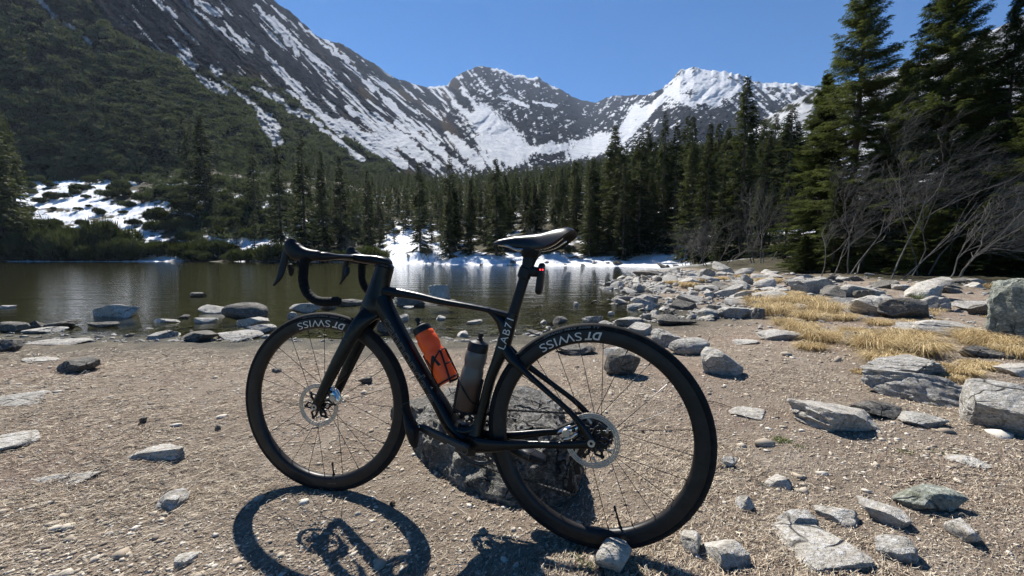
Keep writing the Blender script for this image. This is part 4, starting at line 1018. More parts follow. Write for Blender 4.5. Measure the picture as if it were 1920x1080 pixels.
R_(1725, 806, 90, 26, 'low flat stone between the wedge rock and the biggest boulder', 'g', sink=.6)
R_(1395, 960, 40, 16, 'small flush pale pebble stone in open gravel', 'p', sink=.8)
# --- left foreground
R_(302, 872, 116, 34, 'pale wedge stone lying in needle litter left of the front wheel', 'p', dep=.55, tilt=-7, sink=.5, rough=.08, strata=.03)
R_(324, 964, 64, 30, 'small pitted stone in the litter left of the wheel shadow', 'g', dep=1.0, rough=.12, sink=.9, yaw=-25)
R_(5, 862, 110, 42, 'bright flat slab entering at the left edge', 'p', dep=1.0, sink=.7)
R_(125, 915, 160, 20, 'barely exposed flush slab in the left litter', 'p', dep=.6, sink=1.4)
R_(354, 1070, 30, 32, 'tiny pale splinter of stone near the bottom left', 'p', dep=1.6, sink=.9, yaw=-30)
R_(155, 702, 82, 32, 'dark blocky stone alone on the left beach', 'd', dep=.6, planes=14)
R_(20, 662, 60, 28, 'dark rounded stone at the left edge by the water', 'd')
R_(40, 764, 150, 28, 'wide flush bedrock patch at the left edge', 'g', dep=1.3, sink=1.4)
R_(75, 680, 90, 10, 'thin pale sheet of rock behind the dark blocky stone', 'p', sink=1.0)
R_(375, 642, 74, 24, 'low dark stone at the waterline left of the front tyre', 'd', sink=.4)
R_(445, 640, 90, 20, 'rough pale shelf of stone at the waterline by the front tyre', 'g', sink=.5)
R_(120, 650, 110, 14, 'wet flat shelf at the waterline on the left', 'g', sink=.7)
for i, (a, b_, c_, d_) in enumerate([(685, 722, 26, 12), (520, 700, 22, 8), (410, 808, 16, 9), (270, 795, 18, 8)]):
    R_(a, b_, c_, d_, ['small dark stone seen between the fork blades', 'flat chip inside the upper front wheel', 'dark pebble stone left of the front tyre', 'dark ring shaped pebble in the left litter'][i], 'd', sub=3)
# --- stones standing in the water (given by distance: they rise from the bed)
def W_(pxc, yb, wpx, hpx, label, mat='g', **k):
    Y = (CAM_Z-WATER_Z)/np.maximum(-(ray(pxc, yb)[2]/ray(pxc, yb)[1]), .004)
    k.setdefault('sink', .5); k.setdefault('tilt', (rock_n[0]*37 % 17)-8); k.setdefault('rough', .08)
    return R_(pxc, yb, wpx, hpx, label, mat, Y=float(Y), **k)
W_(214, 596, 118, 29, 'large pointed slab rising from the water at the left', 'p', dep=.5, tilt=-9, planes=8, seed=31, rough=.03)
W_(463, 596, 84, 30, 'big smooth dark rounded stone in the shallows', 'd', dep=.6, round_=.8, rough=.02)
W_(406, 588, 66, 18, 'pale low stone behind the big smooth dark one', 'p', dep=.6)
W_(480, 614, 70, 22, 'pale square block stone in front of the smooth dark one', 'p', dep=.7, planes=14, tilt=-4)
W_(492, 624, 60, 18, 'grey slab leaning against the pale square block', 'g', dep=.6)
W_(370, 557, 38, 10, 'small dark stone alone in mid water', 'd')
W_(17, 578, 36, 6, 'tiny low stone in the water at the left edge', 'g')
W_(24, 622, 46, 20, 'dark stone in the shallows near the left edge', 'd')
W_(118, 616, 68, 18, 'rounded brown stone between two flat ones in the left shallows', 'd')
W_(76, 626, 74, 14, 'pale flat stone at the left waterline', 'p', dep=.6)
W_(192, 614, 68, 11, 'dark flat slab just in front of the large pointed one', 'd', dep=.6)
W_(312, 606, 56, 9, 'bright wet flat stone left of centre shallows', 'p', dep=.6)
W_(346, 598, 26, 8, 'tiny dark stone beside the bright wet flat one', 'd')
W_(386, 606, 40, 12, 'small pale stone before the big smooth dark one', 'p')
W_(570, 586, 72, 20, 'long grey stone in the water below the bar drop', 'g', dep=.55)
W_(548, 598, 24, 14, 'small stone left of the front tyre top', 'g')
W_(616, 580, 34, 13, 'little dark domed stone under the bar end', 'd', round_=.6)
W_(660, 574, 66, 15, 'long low dark stone between bar end and fork', 'd', dep=.55)
W_(820, 560, 52, 28, 'tall pale boulder in the lake above the top tube', 'p', dep=.8, seed=203)
W_(772, 574, 70, 20, 'dark flat stone at the foot of the tall pale lake boulder', 'd', dep=.6)
W_(820, 573, 74, 12, 'dark low shelf right under the tall pale lake boulder', 'd', dep=.5)
W_(768, 580, 24, 7, 'small pale stone just below the dark flat one, behind the top tube', 'p')
W_(758, 602, 34, 14, 'pale stone by the orange bottle cap', 'p')
W_(722, 622, 36, 22, 'dark round stone behind the down tube', 'd', round_=.5)
W_(828, 600, 20, 9, 'tiny pale stone right of the orange bottle cap', 'p')
W_(888, 608, 34, 9, 'small mottled stone left of the seat tube in shallows', 'p')
W_(1050, 606, 32, 13, 'dark stone above the rear tyre in the shallows', 'd')
W_(1110, 606, 42, 16, 'rounded stone touching the top of the rear tyre outline', 'g')
W_(1079, 574, 12, 8, 'tiny white stone alone in the middle shallows', 'p')
W_(1145, 592, 14, 8, 'tiny white stone left of the driftwood tip', 'p')
W_(1020, 607, 14, 7, 'tiny pale stone right of the seat post', 'p')
W_(1138, 538, 14, 10, 'round dark stone far out near the right shore', 'd')
W_(1192, 580, 34, 12, 'smooth white stone below the driftwood', 'p', round_=.7)
W_(1218, 582, 20, 14, 'small grey stone between driftwood and pale slab', 'g')
# --- right shore, hand placed
R_(1178, 614, 56, 20, 'flat dark mottled stone behind the rear tyre shoulder', 'g')
R_(1202, 630, 46, 26, 'pale square stone on the rear tyre shoulder', 'p', planes=14)
R_(1258, 612, 84, 24, 'pair like dark slab at the right waterline', 'd', dep=.6)
R_(1245, 652, 66, 36, 'jagged crumbling stone behind the rear tyre', 'g', rough=.12)
R_(1330, 600, 60, 24, 'tilted grey slab above the gravel tongue', 'g', tilt=14)
R_(1380, 600, 60, 26, 'broken grey block on the shore pile', 'g', tilt=-10, planes=14)
R_(1300, 572, 70, 22, 'flat slab above the driftwood root', 'g', tilt=8)
R_(1365, 560, 70, 28, 'leaning slab at the top of the shore pile', 'g', tilt=-16)
R_(1215, 520, 60, 14, 'dark low stone where shore meets the far snow', 'd')
R_(1424, 600, 34, 30, 'dark upright stone beside the first grass tuft', 'd')
R_(1530, 550, 96, 30, 'big pale slab under the green spruce', 'g', tilt=-6, dep=.6)
R_(1612, 562, 86, 30, 'pale flat topped slab right of the slab under the spruce', 'p', tilt=5, dep=.6)
R_(1560, 575, 120, 18, 'long low grey ledge in front of the spruce', 'g', dep=.5, strata=.03)
R_(1700, 600, 120, 46, 'large dark slab with an overhanging shadowed edge', 'd', tilt=9, dep=.6, planes=9)
R_(1640, 590, 60, 26, 'layered stone left of the large dark slab', 'g', strata=.05)
R_(1718, 624, 110, 22, 'pale flat stone below the large dark slab', 'p', dep=.6)
R_(1790, 636, 150, 38, 'broad pale flagstone left of the upright lichen boulder', 'p', dep=.6, tilt=4)
R_(1830, 586, 90, 24, 'low grey stone at the wood edge by the upright boulder', 'g')
R_(1852, 676, 110, 30, 'dark wedge stone in front of the upright lichen boulder', 'd', tilt=8, dep=.6)
R_(1600, 652, 46, 34, 'brown angular stone left of the biggest grass tuft', 'd')
R_(1915, 712, 90, 34, 'pale slab behind the biggest right hand boulder', 'p')
R_(1470, 640, 90, 22, 'pale pointed slab in the dirt below the tufts', 'p', tilt=6, dep=.5)
R_(1395, 648, 60, 12, 'low pale flat stone on the brown gravel', 'p', sink=.6)
# --- the pile along the right shore and the bank: many alike
proto = []
for k in range(14):
    v, f = rock_shape(5000+k*11, 4, 12, .07, 0, .03 if k % 3 == 0 else 0)
    me = mesh_np('shore_stone', v, f, [M_ROCK, M_ROCKP, M_ROCK, M_ROCKD][k % 4]); me.set_sharp_from_angle(angle=math.radians(35)); proto.append(me)
rg = np.random.RandomState(12)
def scatter_stones(n, xr, yr, sdr, smin, smax, label, group, name='shore_stone'):
    c = 0; pos = []
    while c < n:
        y = yr[0]*(yr[1]/yr[0])**rg.uniform(); x = rg.uniform(*xr); px = 960+F_PX*x/y
        if px > 2050 or px < -120: continue
        sd = float(shore_sd(np.array([x]), np.array([y]))[0])
        if not (sdr[0] < sd < sdr[1]): continue
        s = smin*(smax/smin)**rg.uniform()
        if any((x-a)**2+(y-b_)**2 < (.30*(s+t))**2 for a, b_, t in pos): continue
        pos.append((x, y, s)); c += 1
        o = obj(name, proto[rg.randint(14)]); z = float(ground_z(np.array([x]), np.array([y]))[0])
        sc_ = np.array([s*.5*rg.uniform(.8, 1.2), s*.5*rg.uniform(.55, .9), s*.5*rg.uniform(.28, .6)])
        o.scale = sc_; o.location = (x, y, z+sc_[2]*rg.uniform(.15, .6)); o.rotation_euler = (rg.normal()*.28, rg.normal()*.30, rg.uniform(0, 6.28))
        tag(o, label, 'rock', group)
scatter_stones(185, (1.6, 9), (6.0, 21), (-.3, 3.2), .17, .72, 'angular grey slab in the jumbled stone bank along the right shore', 'slabs of the right shore bank')
scatter_stones(86, (3.9, 13), (5.4, 17), (1.5, 9), .25, .95, 'grey slab on the grassy rise between shore and dark wood', 'slabs on the grassy rise')
scatter_stones(50, (-7.5, 2.6), (4.55, 6.2), (-1.2, .35), .07, .30, 'small wet stone in the shallows of the near waterline', 'small stones along the near waterline')
scatter_stones(16, (-45, 20), (30, 80), (-1.2, 2.6), .5, 1.5, 'dark stone along the far snowy waterline', 'stones along the far waterline')

# small broken rubble between them: nobody could count it
def rubble(n, xr, yr, sdr, smin, smax):
    V, Fq, m = [], [], 0; SH_ = [rock_shape(6000+k, 2, 9, .08) for k in range(8)]
    y = yr[0]*(yr[1]/yr[0])**rg.uniform(size=n); x = rg.uniform(xr[0], xr[1], n); sd = shore_sd(x, y); z = ground_z(x, y, sd); px = 960+F_PX*x/y
    for i in np.flatnonzero((sd > sdr[0]) & (sd < sdr[1]) & (px < 2050) & (px > -150)):
        v, f = SH_[rg.randint(8)]; s = smin*(smax/smin)**rg.uniform()*(.6+.08*y[i]); R3 = np.array(Matrix.Rotation(rg.uniform(0, 6.28), 3, 'Z') @ Matrix.Rotation(rg.normal()*.3, 3, 'X'))
        V.append((v*np.array([.5, .38, .22])*s) @ R3.T + np.array([x[i], y[i], z[i]+.05*s])); Fq.append(f+m); m += len(v)
    return np.vstack(V), np.vstack(Fq)
v1, f1 = rubble(3200, (1.4, 9.5), (5.8, 26), (-.6, 3.6), .05, .17); v2, f2 = rubble(1200, (-8, 3), (4.4, 6.2), (-1.5, .5), .02, .10); v3, f3 = rubble(900, (3, 12), (4.5, 14), (1, 9), .03, .12)
me = mesh_np('rubble', np.vstack([v1, v2, v3]), np.vstack([f1, f2+len(v1), f3+len(v1)+len(v2)]), M_ROCK); me.set_sharp_from_angle(angle=math.radians(30))
tag(obj('rubble', me), kind='stuff')

# ---- driftwood
def bark(name, c0, c1, sc_=30):
    b = NB(name); n = b.noise(b.mapping(b.coord(), (1, 1, .25)), sc_, 5, .7)
    b.set(color=b.ramp(n, [(.35, c0), (.65, c1)]), rough=.9, spec=.15, normal=b.bump(n, .5, .01)); return b.m
M_DRIFT = bark('bleached_wood', (.16, .135, .11), (.36, .32, .27))
M_BARK = bark('spruce_bark', (.05, .038, .03), (.12, .10, .085), 12)
M_BARE = bark('grey_bare_bark', (.075, .068, .058), (.19, .175, .155), 14)
def gpt(px, py, dz=0):
    p = ground_at(px, py); return np.array([p[0], p[1], max(p[2], WATER_Z)+dz])
dw = gpt(1158, 566); k0 = dw[1]
P = [at(px, py, k0*s) for px, py, s in ((1147, 563, .97), (1170, 559, .99), (1205, 563, 1.0), (1245, 567, 1.0), (1285, 560, 1.02), (1312, 552, 1.06), (1338, 549, 1.1))]
m = MB(); rr = np.array([.018, .05, .058, .062, .06, .055, .04])*1.0
Pc = crom(np.column_stack([np.array(P), rr, rr]), 5); Pc[:, 2] += .02*fbm(Pc[:, 0]*3, Pc[:, 1], seed=3)
m.loft(Pc, k=1, seg=12, lat=(0, 1, .1)); m.loft([(*at(1147, 563, k0*.97), .018, .018), (*at(1162, 572, k0*.95), .016, .016), (*at(1180, 578, k0*.93), .010, .010)], seg=8, k=4, lat=(0, 1, .1))
m.loft([(*at(1262, 565, k0), .03, .03), (*at(1275, 575, k0*.96), .02, .02), (*at(1290, 585, k0*.93), .010, .010)], seg=8, k=4, lat=(0, 1, .1))
tag(m.build('driftwood', M_DRIFT), 'bleached forked driftwood log lying on the right shore stones', 'driftwood')

# ================================================================== plants
def mat_needles(name, dark, mid, light, trans=.25, k=1.0, sp=.08):
    b = NB(name); oi = b.new('ShaderNodeObjectInfo'); P = b.coord()
    n = b.noise(P, 1.3*k, 3, .6); n2 = b.noise(P, 9*k, 3, .6)
    f_ = b.math('ADD', b.math('MULTIPLY', n, .6), b.math('ADD', b.math('MULTIPLY', n2, .4), b.math('MULTIPLY', b.math('SUBTRACT', oi.outputs['Random'], .5), .40)))
    c = b.ramp(f_, [(.34, dark), (.5, mid), (.68, light)])
    b.set(color=c, rough=.7, spec=sp)
    tr = b.new('ShaderNodeBsdfTranslucent'); b.l(b.mix(.5, c, (.10, .13, .02)), tr.inputs[0])
    mx = b.new('ShaderNodeMixShader'); mx.inputs[0].default_value = trans; b.l(b.b.outputs[0], mx.inputs[1]); b.l(tr.outputs[0], mx.inputs[2])
    b.l(mx.outputs[0], b.out.inputs[0]); return b.m
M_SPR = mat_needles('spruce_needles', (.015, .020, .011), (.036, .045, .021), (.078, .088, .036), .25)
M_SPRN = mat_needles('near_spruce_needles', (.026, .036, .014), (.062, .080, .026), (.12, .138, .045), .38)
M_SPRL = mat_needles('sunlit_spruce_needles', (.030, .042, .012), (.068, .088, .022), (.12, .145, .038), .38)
M_DWARF = mat_needles('dwarf_pine_needles', (.014, .017, .008), (.038, .044, .019), (.085, .092, .040), .22)

def blades(base, dirs, length, width, rg, up=(0, 0, 1)):
    """one narrow rhombus per row"""
    n = len(base); d = dirs/np.linalg.norm(dirs, axis=1)[:, None]
    r = rg.normal(size=(n, 3))*.6 + np.array(up); s = np.cross(d, r); s /= np.linalg.norm(s, axis=1)[:, None]+1e-9
    L = np.broadcast_to(length, (n,))[:, None]; W = np.broadcast_to(width, (n,))[:, None]
    a = base; b_ = base + d*L*.45 + s*W*.5; c = base + d*L; e = base + d*L*.45 - s*W*.5
    v = np.stack([a, b_, c, e], 1).reshape(-1, 3); f = np.arange(4*n).reshape(-1, 4)
    return v, f
def spruce(seed, H, R, lod, bottom=.06, gaps=0.0, lean=0.0, sparse=1.0):
    rg = np.random.RandomState(seed)
    dz = {0: .20, 1: .40, 2: .75, 3: 1.1}[lod]*(H/14)**.5
    zs = []; z = H*bottom
    while z < H*.985: zs.append(z); z += dz*rg.uniform(.7, 1.3)*(1-.45*z/H)
    B, D, Ls, Ws = [], [], [], []; brP = []
    gapz = [rg.uniform(.3, .8) for _ in range(int(gaps*6))]
    for z in zs:
        t = z/H; prof = (1-t)**.82*(.86+.14*math.sin(min(1, t*6)*math.pi/2)) + .02
        nb = {0: 7, 1: 8, 2: 7, 3: 5}[lod]
        if any(abs(t-g) < .018 for g in gapz): nb = 2
        for k in range(nb):
            a = rg.uniform(0, 2*math.pi); L = R*prof*rg.uniform(.55, 1.22)*(1.25 if rg.rand() < .06 else 1)
            if rg.rand() > sparse: continue
            el = math.radians(-22 + 62*t**1.3 + rg.normal()*7)
            hx = np.array([math.cos(a), math.sin(a), 0])
            ns = max(3, int(L/{0: .085, 1: .19, 2: .42, 3: .8}[lod]))
            s = (np.arange(ns)+rg.uniform(0, 1, ns))/ns*.97+.03; s = s[s > (.12 if lod < 2 else .05)]
            x = s*L; zc = z + x*math.sin(el) - .10*L*s**2 + .16*L*s**3.2
            P = hx*x[:, None]*math.cos(el) + np.array([0, 0, 1])*zc[:, None]; P[:, :2] += np.array([lean*z, 0])
            brP.append((np.array([lean*z, 0, z]), hx*L*math.cos(el)*.9+np.array([lean*z, 0, z+L*math.sin(el)*.9+.02*L])))
            side = np.array([-hx[1], hx[0], 0]); m = len(s)
            for sg in (1, -1, 0):
                ln = ({0: .34, 1: .42, 2: .6, 3: 1.0}[lod]*(.35+.65*np.minimum(1, (1-s)*2.2))*min(1, L/1.0)**.6+.05)*rg.uniform(.6, 1.25, m)
                dr = hx*(.75+.5*(sg == 0)) + side*sg*rg.uniform(.6, 1.1, m)[:, None] + np.array([0, 0, 1])*(-.28 + rg.normal(size=m)[:, None]*.22)
                if lod == 0:
                    dn = dr/np.linalg.norm(dr, axis=1)[:, None]
                    for q in (0.0, .22, .44, .66, .88):
                        bb = P + dn*ln[:, None]*q
                        for s2 in (1, -1):
                            sd2 = np.cross(dn, np.array([0, 0, 1.0]))*s2
                            B.append(bb); D.append(dn*.8 + sd2*.75 + rg.normal(size=(m, 3))*.22 - np.array([0, 0, .12])); Ls.append((.085+.06*(1-q))*rg.uniform(.7, 1.4, m)); Ws.append(np.full(m, .024))
                else:
                    B.append(P); D.append(dr); Ls.append(ln); Ws.append(ln*{1: .30, 2: .38, 3: .42}[lod])
                    if lod == 1:
                        B.append(P+dr/np.linalg.norm(dr, axis=1)[:, None]*ln[:, None]*.5); D.append(dr+np.array([0, 0, -.55])+rg.normal(size=(m, 3))*.3); Ls.append(ln*.6); Ws.append(ln*.16)
    B = np.vstack(B); D = np.vstack(D); v, f = blades(B, D, np.concatenate(Ls), np.concatenate(Ws), rg)
    return v, f, brP
def trunk_mb(H, r, brP, rg, sub=1.0, lean=0.0, br=True):
    m = MB(); zz = np.linspace(-.6, H, 7); m.loft([(lean*z+rg.normal()*.01, rg.normal()*.01, z, r*(1-.93*max(z, 0)/H)+.004, r*(1-.93*max(z, 0)/H)+.004) for z in zz], seg=8, k=2)
    if br:
        V = []; F4 = []; n = 0
        for a, b_ in brP:
            if rg.rand() > sub: continue
            L = np.linalg.norm(b_-a); q = .010+.012*L*.35; d = (b_-a)/L; s = np.cross(d, [0, 0, 1]); s /= np.linalg.norm(s)+1e-9; t = np.cross(d, s)
            tri = [s*q, -s*q*.5+t*q*.87, -s*q*.5-t*q*.87]
            V += [a+w_ for w_ in tri]+[b_+w_*.2 for w_ in tri]; F4 += [(n, n+1, n+4, n+3), (n+1, n+2, n+5, n+4), (n+2, n, n+3, n+5)]; n += 6
        if V: m.add(V, F4)
    return m
def spruce_proto(seed, H, R, lod, mat, **k):
    sub = k.pop('sub', 1.0)
    v, f, br = spruce(seed, H, R, lod, **k); rgp = np.random.RandomState(seed+1)
    crown = mesh_np('crown', v, f, mat, smooth=False)
    t = trunk_mb(H, .011*H+.02, br, rgp, sub, k.get('lean', 0), br=lod < 2).build('trunk', M_BARK); tm = t.data; bpy.data.objects.remove(t)
    return crown, tm, H
def put_tree(proto, x, y, h, label, group=None, rz=None, wide=1.0, name='spruce', cat='spruce', parts=True, z=None, rg=random.Random(5)):
    crown, tm, H = proto
    if z is None: z = float(ground_z(np.array([x]), np.array([y]))[0])
    s = h/H; rz = rg.uniform(0, 6.28) if rz is None else rz
    e = empty(name, (x, y, z-.05*s), rz); e.scale = (s*wide, s*wide, s); tag(e, label, cat, group)
    obj('crown', crown, e); obj('trunk', tm, e)
    return e
def tree_px(proto, px, ytop, ybase, Y, label, **k):
    p = at(px, ybase, Y); q = at(px, ytop, Y); z = float(ground_z(np.array([p[0]]), np.array([p[1]]))[0])
    return put_tree(proto, p[0], p[1], q[2]-z, label, **k)
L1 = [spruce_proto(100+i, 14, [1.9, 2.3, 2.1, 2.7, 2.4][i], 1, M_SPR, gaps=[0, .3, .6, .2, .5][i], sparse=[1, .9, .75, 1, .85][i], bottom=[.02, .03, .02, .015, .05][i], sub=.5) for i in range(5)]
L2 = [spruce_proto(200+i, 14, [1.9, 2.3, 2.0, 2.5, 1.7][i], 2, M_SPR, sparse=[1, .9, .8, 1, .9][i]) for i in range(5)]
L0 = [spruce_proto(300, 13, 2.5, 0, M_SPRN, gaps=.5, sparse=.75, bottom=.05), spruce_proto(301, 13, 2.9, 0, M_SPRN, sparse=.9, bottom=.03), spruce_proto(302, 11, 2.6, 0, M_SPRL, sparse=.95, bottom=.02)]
# --- right-hand trees, near
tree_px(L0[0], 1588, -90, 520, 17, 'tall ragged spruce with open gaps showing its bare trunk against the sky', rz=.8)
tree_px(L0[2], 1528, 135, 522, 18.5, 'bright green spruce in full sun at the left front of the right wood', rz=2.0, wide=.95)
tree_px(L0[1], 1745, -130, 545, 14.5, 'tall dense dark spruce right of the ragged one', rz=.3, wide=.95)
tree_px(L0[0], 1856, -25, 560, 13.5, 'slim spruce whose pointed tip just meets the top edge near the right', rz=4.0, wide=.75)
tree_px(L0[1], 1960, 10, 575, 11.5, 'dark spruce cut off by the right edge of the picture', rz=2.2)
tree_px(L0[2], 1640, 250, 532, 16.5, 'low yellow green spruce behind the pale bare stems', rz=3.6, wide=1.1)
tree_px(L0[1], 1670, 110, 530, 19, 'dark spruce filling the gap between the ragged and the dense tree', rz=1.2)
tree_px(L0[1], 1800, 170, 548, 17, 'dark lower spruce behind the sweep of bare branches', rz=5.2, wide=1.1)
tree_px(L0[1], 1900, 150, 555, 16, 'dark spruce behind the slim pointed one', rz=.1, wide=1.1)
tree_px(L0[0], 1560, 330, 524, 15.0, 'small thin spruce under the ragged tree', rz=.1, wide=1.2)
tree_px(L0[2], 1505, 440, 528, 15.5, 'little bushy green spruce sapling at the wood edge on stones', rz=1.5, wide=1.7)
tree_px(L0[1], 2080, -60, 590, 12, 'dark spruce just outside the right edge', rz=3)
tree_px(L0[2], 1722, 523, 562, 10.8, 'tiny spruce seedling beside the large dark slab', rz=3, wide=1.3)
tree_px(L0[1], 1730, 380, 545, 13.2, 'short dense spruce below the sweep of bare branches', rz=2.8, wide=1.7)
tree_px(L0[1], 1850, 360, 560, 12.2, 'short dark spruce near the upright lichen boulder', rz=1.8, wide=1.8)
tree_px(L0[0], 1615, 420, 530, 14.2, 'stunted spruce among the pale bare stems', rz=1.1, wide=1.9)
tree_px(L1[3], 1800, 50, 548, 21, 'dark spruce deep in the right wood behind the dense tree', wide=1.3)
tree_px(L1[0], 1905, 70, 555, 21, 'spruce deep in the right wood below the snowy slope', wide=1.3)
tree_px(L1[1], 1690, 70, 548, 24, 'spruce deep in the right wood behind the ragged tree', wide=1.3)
# --- right middle distance
tree_px(L1[3], 1386, 138, 490, 33, 'tallest lone spruce standing clear against the right snowy peak', wide=.95)
tree_px(L1[0], 1322, 226, 490, 37, 'broad spruce left of the tallest lone one', wide=1.1)
tree_px(L1[3], 1292, 262, 490, 40, 'spruce second to the left of the tallest lone one', wide=1.1)
tree_px(L1[1], 1262, 225, 488, 46, 'slim spruce with a sharp tip left of the broad one')
tree_px(L1[2], 1240, 203, 487, 47, 'thin tall spruce reaching the snow of the right bowl', wide=.85)
tree_px(L1[4], 1197, 246, 486, 48, 'slim ragged spruce left of the thin tall one')
tree_px(L1[0], 1350, 330, 492, 33, 'smaller spruce at the foot of the tallest lone one', wide=1.2)
tree_px(L1[1], 1418, 330, 494, 30, 'spruce right of the tallest lone one', wide=1.1)
tree_px(L1[3], 1440, 340, 500, 33, 'dark spruce in the gap before the right wood', wide=1.1)
tree_px(L1[2], 1470, 300, 505, 26, 'dark spruce at the left shoulder of the right wood', wide=1.2)
tree_px(L1[0], 1168, 300, 487, 46, 'dark pointed spruce above the bright shore snow')
# --- left, on the far bank
tree_px(L1[3], 4, 150, 470, 86, 'tall black spruce at the left edge of the picture', wide=1.0)
tree_px(L1[0], 34, 225, 440, 92, 'dark spruce next to the one at the left edge')
tree_px(L1[3], 385, 212, 392, 120, 'largest dark spruce of the group on the left bank')
tree_px(L1[1], 357, 245, 388, 124, 'dark spruce joined to the left side of the largest one')
tree_px(L1[2], 572, 243, 448, 84, 'tall thin spruce by the water right of the pale shrubs')
tree_px(L1[4], 526, 262, 425, 98, 'slim spruce left of the tall thin one by the water')
tree_px(L1[0], 606, 278, 436, 90, 'spruce right of the tall thin one by the water')
tree_px(L1[2], 478, 258, 388, 125, 'thin lone spruce on the green slope foot')
tree_px(L1[1], 640, 288, 436, 92, 'ragged spruce half way to the snow bank')
tree_px(L1[0], 692, 316, 446, 84, 'dark bushy spruce left of the snow bank')
tree_px(L1[2], 845, 283, 470, 62, 'tallest spruce tip of the middle wood left of the saddle')
tree_px(L1[4], 788, 300, 462, 68, 'slim spruce rising above the snow bank')
# --- the wood behind the lake
rgf = random.Random(77); NT = 0
labF = 'dark slender spruce in the dense wood behind the lake'; grpF = 'spruces of the wood behind the lake'
rows = [50, 54, 59, 65, 72, 80, 90, 102, 116]
cnt = 0
for Y in rows:
    px = 640 + rgf.uniform(0, 20); 
    while px < 1500:
        step = 4.1*F_PX/Y*rgf.uniform(.55, 1.35)
        y = Y*rgf.uniform(.96, 1.05); x = (px-960)/F_PX*y
        sd = float(shore_sd(np.array([x]), np.array([y]))[0])
        if sd > (5.5 if px > 1000 or px < 840 else 2.0) + (6 if 700 < px < 820 else 0) and cnt < 225:
            h = rgf.choice([rgf.uniform(6, 10), rgf.uniform(9, 13), rgf.uniform(11, 15.5)])*(.8 if px < 760 else 1)*(1.12 if px > 1130 else .86)
            put_tree(rgf.choice(L1 if Y < 75 else L2+L1[:2]), x, y, h, labF, grpF, rg=rgf, wide=rgf.uniform(1.0, 1.45)); cnt += 1
        px += step
# left bank trees between shrubs
for Y in (92, 104, 118, 135, 155):
    px = 395 + rgf.uniform(0, 30)
    while px < 660:
        y = Y*rgf.uniform(.97, 1.03); x = (px-960)/F_PX*y
        put_tree(rgf.choice(L2), x, y, rgf.uniform(6, 12), 'small dark spruce on the lower left slope above the lake', 'spruces of the lower left slope', rg=rgf); px += 34*rgf.uniform(.6, 1.6)
# far part of the wood: one mass
V, Fq = [], []; n = 0; MT = [spruce(400+i, 14, [1.9, 2.2, 1.7, 2.4][i], 3) for i in range(4)]
def mass_tree(x, y, z, h):
    global n
    v, f, _ = rgf.choice(MT); a = rgf.uniform(0, 6.28); s = h/14; R = np.array([[math.cos(a), -math.sin(a), 0], [math.sin(a), math.cos(a), 0], [0, 0, 1]])
    V.append((v @ R.T)*s*np.array([1.1, 1.1, 1]) + np.array([x, y, z])); Fq.append(f+n); n += len(v)
for Y in np.geomspace(108, 330, 19):
    px = 560
    while px < 1560:
        y = Y*rgf.uniform(.96, 1.05); x = (px-960)/F_PX*y; z = float(ground_z(np.array([x]), np.array([y]))[0])
        if not (px < 700 and rgf.random() < .5): mass_tree(x, y, z, rgf.uniform(8, 13))
        px += 3.6*F_PX/Y*rgf.uniform(.5, 1.5)
tag(obj('distant_forest', mesh_np('distant_forest', np.vstack(V), np.vstack(Fq), M_SPR, smooth=False)), kind='stuff')
# ---- dwarf pines
def dwarf(seed, n=1500, R=1.0, blade=.20, wid=.045):
    """low spreading bush: upturned needle tufts on arching limbs"""
    rg = np.random.RandomState(seed); lobes = []
    for k in range(9):
        a = rg.uniform(0, 6.28); r = R*rg.uniform(.05, .72); lobes.append((r*math.cos(a), r*math.sin(a), R*rg.uniform(.22, .42)*(1.15-.5*r/R), R*rg.uniform(.28, .45)))
    B, D = [], []
    for i in range(n):
        lx, ly, lh, lr = lobes[rg.randint(9)]
        th = rg.uniform(0, 6.28); c = rg.uniform(-.1, 1); s = math.sqrt(max(0, 1-c*c)); q = rg.uniform(.72, 1.0)
        B.append((lx+lr*q*s*math.cos(th), ly+lr*q*s*math.sin(th), max(.0, lh*.55+lr*.75*q*c))); D.append((s*math.cos(th)*.7+rg.normal()*.35, s*math.sin(th)*.7+rg.normal()*.35, .75+rg.normal()*.3))
    B = np.array(B); D = np.array(D); vs, fs = [], []; m = 0
    for j in range(3):
        v, f = blades(B + rg.normal(size=B.shape)*.02*R, D + rg.normal(size=D.shape)*.35, blade*R*rg.uniform(.6, 1.3, n), wid*R, rg); vs.append(v); fs.append(f+m); m += len(v)
    return np.vstack(vs), np.vstack(fs)
DW = []
for k in range(4):
    v, f = dwarf(600+k, 1500, 1.0, .17, .035); me = mesh_np('foliage', v, f, M_DWARF, smooth=False)
    m = MB(); rgk = random.Random(k)
    for j in range(7):
        a = rgk.uniform(0, 6.28); r = rgk.uniform(.4, .8)
        m.tube(crom([(0, 0, -.1), (.3*r*math.cos(a), .3*r*math.sin(a), .10), (r*math.cos(a), r*math.sin(a), .28)], 3), np.linspace(.03, .012, 7), seg=5)
    st = m.build('stem', M_BARK); DW.append((me, st.data)); bpy.data.objects.remove(st)
rgd = random.Random(9)
def put_dwarf(x, y, r, label, group=None, hz=1.0):
    z = float(ground_z(np.array([x]), np.array([y]))[0]); e = empty('dwarf_pine', (x, y, z-.05*r), rgd.uniform(0, 6.28)); e.scale = (r, r, r*hz)
    fm, sm = rgd.choice(DW); obj('foliage', fm, e); obj('stem', sm, e); tag(e, label, 'dwarf pine', group)
